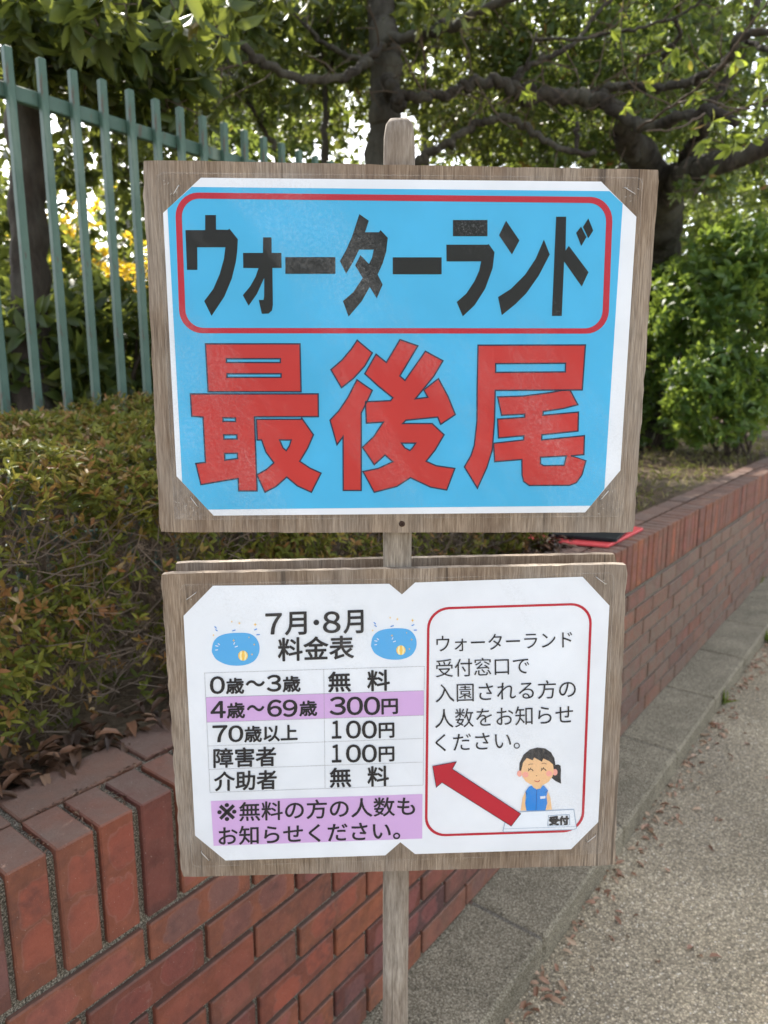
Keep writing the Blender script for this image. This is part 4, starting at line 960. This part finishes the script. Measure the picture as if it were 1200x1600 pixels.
# ------------------------------------------------------------------ shrubs
def shrub(name, label, x, y, d, R, n, mat, size=.085, tone=.5, group=None, keep=.85, cat='shrub', more=(), per=6, droop=.1):
    c = pt(x, y, d); t = thing(name, (c[0], c[1], G0), label, cat, group)
    blobs = [(c, R, n)]+[B3(*b) for b in more]
    (V, Fc, r), tw = blob_leaves(blobs, size, per, .95, keep, droop, tone=tone)
    ok = V[:, 2].reshape(-1, 7).min(1) > G0-.02
    V = V.reshape(-1, 7, 3)[ok].reshape(-1, 3); r = r.reshape(-1, 7)[ok].ravel(); Fc = (LF[None]+(np.arange(ok.sum())*7)[:, None, None]).reshape(-1, 3)
    obj('foliage', V, Fc, mat, t, attrs={'rnd': r})
    m = MB()
    for _ in range(14):
        p = np.array([c[0]+random.gauss(0, .1), c[1]+random.gauss(0, .1), G0-.02]); q = np.asarray(c)+RNG.normal(0, .35, 3)*np.array(R)
        V, Fc = tube(catmull([p, (p+q)/2+RNG.normal(0, .05, 3), q], [.015, .011, .006], 4)[0], np.linspace(.015, .006, 9), 5, cap=False); m.add(V, Fc)
    tag(m.build('stems', M_TWIG, t), kind='stuff'); return t
shrub('evergreen_shrub', 'large bright green glossy shrub above the wall at the right edge', 1165, 505, 6.4, (.85, .7, .95), 2100, M_SHRUB, .095, .55,
      more=[(1190, 410, 6.3, .55, .5, .35, 500), (1120, 620, 6.0, .45, .4, .45, 420)])
shrub('evergreen_shrub', 'darker shrub close beside the right edge of the upper board', 1040, 560, 6.9, (.42, .5, .95), 900, M_SHRUB, .085, .32)
shrub('broadleaf_shrub', 'tall pale green bush behind the glossy shrub, under the right limb', 1130, 380, 8.6, (1.2, .8, 1.2), 1300, M_FAR, .10, .4)
# undergrowth behind the fence at the left
for i, (x, y, d, R, n, tn, lb) in enumerate(((60, 560, 3.3, (.42, .4, .30), 300, .3, 'dark leafy undergrowth at the foot of the left trunk'), (180, 545, 3.6, (.40, .4, .36), 340, .35, 'dark undergrowth behind the fence beside the left edge of the sign'),
                                          (120, 540, 4.6, (.6, .4, .42), 400, .4, 'taller green shrub standing further behind the left pickets'), (10, 480, 4.2, (.5, .4, .6), 380, .3, 'deep green shrub at the left edge behind the fence'))):
    shrub('understory_shrub', lb, x, y, d, R, n, M_TREE, .11, tn, 'undergrowth behind the fence')
for x, y, d, R, n, tn, lb in ((380, 560, 4.6, (.7, .5, .5), 420, .35, 'green shrub behind the fence, hidden by the upper board at its left'), (560, 540, 5.6, (.8, .6, .6), 460, .4, 'rounded shrub behind the fence at the foot of the thick trunk'), (740, 550, 6.2, (.8, .6, .6), 460, .4, 'rounded shrub behind the fence, right of the thick trunk'), (900, 545, 7.2, (.8, .6, .7), 460, .4, 'shrub behind the fence just left of the gnarled trunk')):
    shrub('understory_shrub', lb, x, y, d, R, n, M_TREE, .11, tn, 'undergrowth behind the fence')
shrub('yellow_shrub', 'sunlit yellow leaved shrub glowing behind the left pickets', 150, 385, 6.0, (.78, .5, .55), 620, M_YELLOW, .085, .38, keep=.45)
# far trees
far = [(-100, 420, 11, (1.8, 1.2, 1.9), 500), (120, 470, 12.5, (1.9, 1.2, 1.2), 450), (330, 330, 12, (2.0, 1.2, 1.9), 620), (430, 210, 13, (1.4, 1.2, 1.4), 420), (560, 430, 14, (2.2, 1.5, 2.2), 500), (800, 400, 13, (2.3, 1.5, 2.3), 600), (1010, 300, 12, (1.8, 1.2, 2.2), 560), (1220, 330, 13, (2.2, 1.5, 2.4), 600), (850, 180, 11, (1.5, 1.0, .9), 420), (1000, 120, 11, (1.6, 1.0, 1.2), 420), (300, 60, 11.5, (2.3, 1.2, 1.7), 620), (660, 60, 12.5, (2.0, 1.2, 1.6), 560)]
lbs = ['far green bush at the left edge beyond the fence', 'low far bush beneath the yellow shrub', 'pale sunlit tree seen between the pickets and the sign', 'bright tree crown above the upper board left corner', 'far tree hidden mostly behind the upper board', 'far tree behind the board on the right of the thick trunk', 'far tree behind the gnarled trunk', 'far tree beyond the right edge shrub', 'far crown under the gnarled limb', 'far crown above the gnarled limb', 'far crown at the top left behind the curved limb', 'far crown at the top centre behind the thick trunk']
for (x, y, d, R, n), lb in zip(far, lbs):
    c = pt(x, y, d); t = thing('background_tree', (c[0], c[1], G0), lb, 'tree', 'trees in the background')
    (V, Fc, r), tw = blob_leaves([(c, R, int(n*1.9))], (.17), 7, 1.0, .85, .1, tone=.5); obj('crown', V, Fc, M_FAR, t, attrs={'rnd': r})
    m = MB(); V, Fc = tube([(c[0], c[1], G0-.05), (c[0]+.1, c[1], (G0+c[2])/2), (c[0], c[1], c[2]+R[2]*.5)], [.12, .1, .05], 8, .05); m.add(V, Fc); m.build('trunk', M_DARKBARK, t, smooth=True)

# ------------------------------------------------------------------ ground litter, weeds, dry grass
def litter(name, P, size, label_kind, wid=1.1, mat=M_LITTER, lift=.004, rr=None, flat_=1.0):
    n = len(P); D = RNG.normal(size=(n, 3)); D[:, 2] *= .25*flat_; U = np.array([0, 0, 1.])+RNG.normal(0, .35*flat_, (n, 3))
    V, Fc, r = leaf_mesh(P+np.array([0, 0, lift]), D, U, size*RNG.uniform(.5, 1.25, n), wid, rr, 2.2)
    return tag(obj(name, V, Fc, mat, attrs={'rnd': r}), kind=label_kind)
P = []
for _ in range(560):
    s = random.uniform(.6, 7.5); q = QK-.006-abs(random.expovariate(26)); P.append(wq(s, q, .003))
for _ in range(160): P.append(wq(random.uniform(.6, 8), random.uniform(-1.5, .66), .003))
litter('gutter_leaves', np.array(P), .034, 'stuff', .9, M_GUTTER, rr=np.clip(RNG.normal(.72, .2, len(P)), 0, 1))
P = [wq(random.uniform(-1.3, 3.2), QIN+abs(random.gauss(0, .06))-.02, ZT+random.uniform(-.012, .02)) for _ in range(1500)]
litter('fallen_leaves', np.array(P), .046, 'stuff', .95, flat_=.5, rr=np.clip(RNG.normal(.38, .25, len(P)), 0, 1))
P = [wq(random.uniform(-1, 6), 1.0325+random.gauss(0, .0035), ZT-.003) for _ in range(1300)]+[wq(.456+SP*(random.randint(-12, 30)+.5)+random.gauss(0, .002), random.uniform(Q0+.01, Q0+.105), ZT-.002) for _ in range(500)]
litter('joint_debris', np.array(P), .011, 'stuff', .5, lift=.001)
P = [wq(random.uniform(-2, 8), random.uniform(QF-.1, 5.5), ZT-.03) for _ in range(3500)]
litter('forest_floor_leaves', np.array(P), .09, 'stuff', 1.0, lift=.02)
def blades(P, h, spread=.35):
    n = len(P); A = np.array([0, 0, 1.])+RNG.normal(0, spread, (n, 3)); L = h*RNG.uniform(.4, 1.2, n)
    return leaf_mesh(P, A, RNG.normal(size=(n, 3)), L, .16, None, 1.8)
for (x, y, n, h, lb) in ((1128, 1100, 26, .085, 'grass tuft growing from the kerb edge beside the path, nearer one'), (1200, 1004, 22, .08, 'grass tuft at the kerb edge by the right border, further one'), (1183, 912, 24, .07, 'small weed tuft where the brick wall meets the kerb')):
    p = on_z(x, y, 0.0 if y > 950 else KT); P = p+RNG.normal(0, .012, (n, 3))*np.array([1, 1, 0])
    V, Fc, r = blades(P, h); tag(obj('grass_tuft', V, Fc, M_GRASS, loc=p, attrs={'rnd': r}), lb, 'weed', 'weeds along the kerb')
P = np.array([wq(random.uniform(2.7, 9), QIN+.04+random.random()**1.3*1.6, ZT-.03) for _ in range(4200)])
V, Fc, r = blades(P, .055, 1.0); tag(obj('dry_grass', V, Fc, M_DRY, attrs={'rnd': r}), kind='stuff')
P = np.array([wq(random.uniform(.5, 9), random.uniform(-2.5, QK-.02), .001) for _ in range(2600)])
def pebbles(P):
    m = MB(); base = np.array([[1, 0, 0], [0, 1, 0], [-1, 0, 0], [0, -1, 0], [0, 0, .8], [0, 0, -.8]], float); Fo = [(0, 1, 4), (1, 2, 4), (2, 3, 4), (3, 0, 4), (1, 0, 5), (2, 1, 5), (3, 2, 5), (0, 3, 5)]
    for p in P: m.add(p+base*RNG.uniform(.0012, .0036)*RNG.uniform(.6, 1.3, (1, 3))*1.0, Fo, rnd=random.random())
    mm = Mat('pebble'); mm.col(mm.ramp(mm.attr('rnd').outputs['Fac'], [(0, (.10, .085, .07)), (.6, (.32, .27, .2)), (1, (.62, .58, .52))])); mm.rough(.8)
    o = m.build('loose_pebbles', mm.m, smooth=True); tag(o, kind='stuff')
pebbles(P)
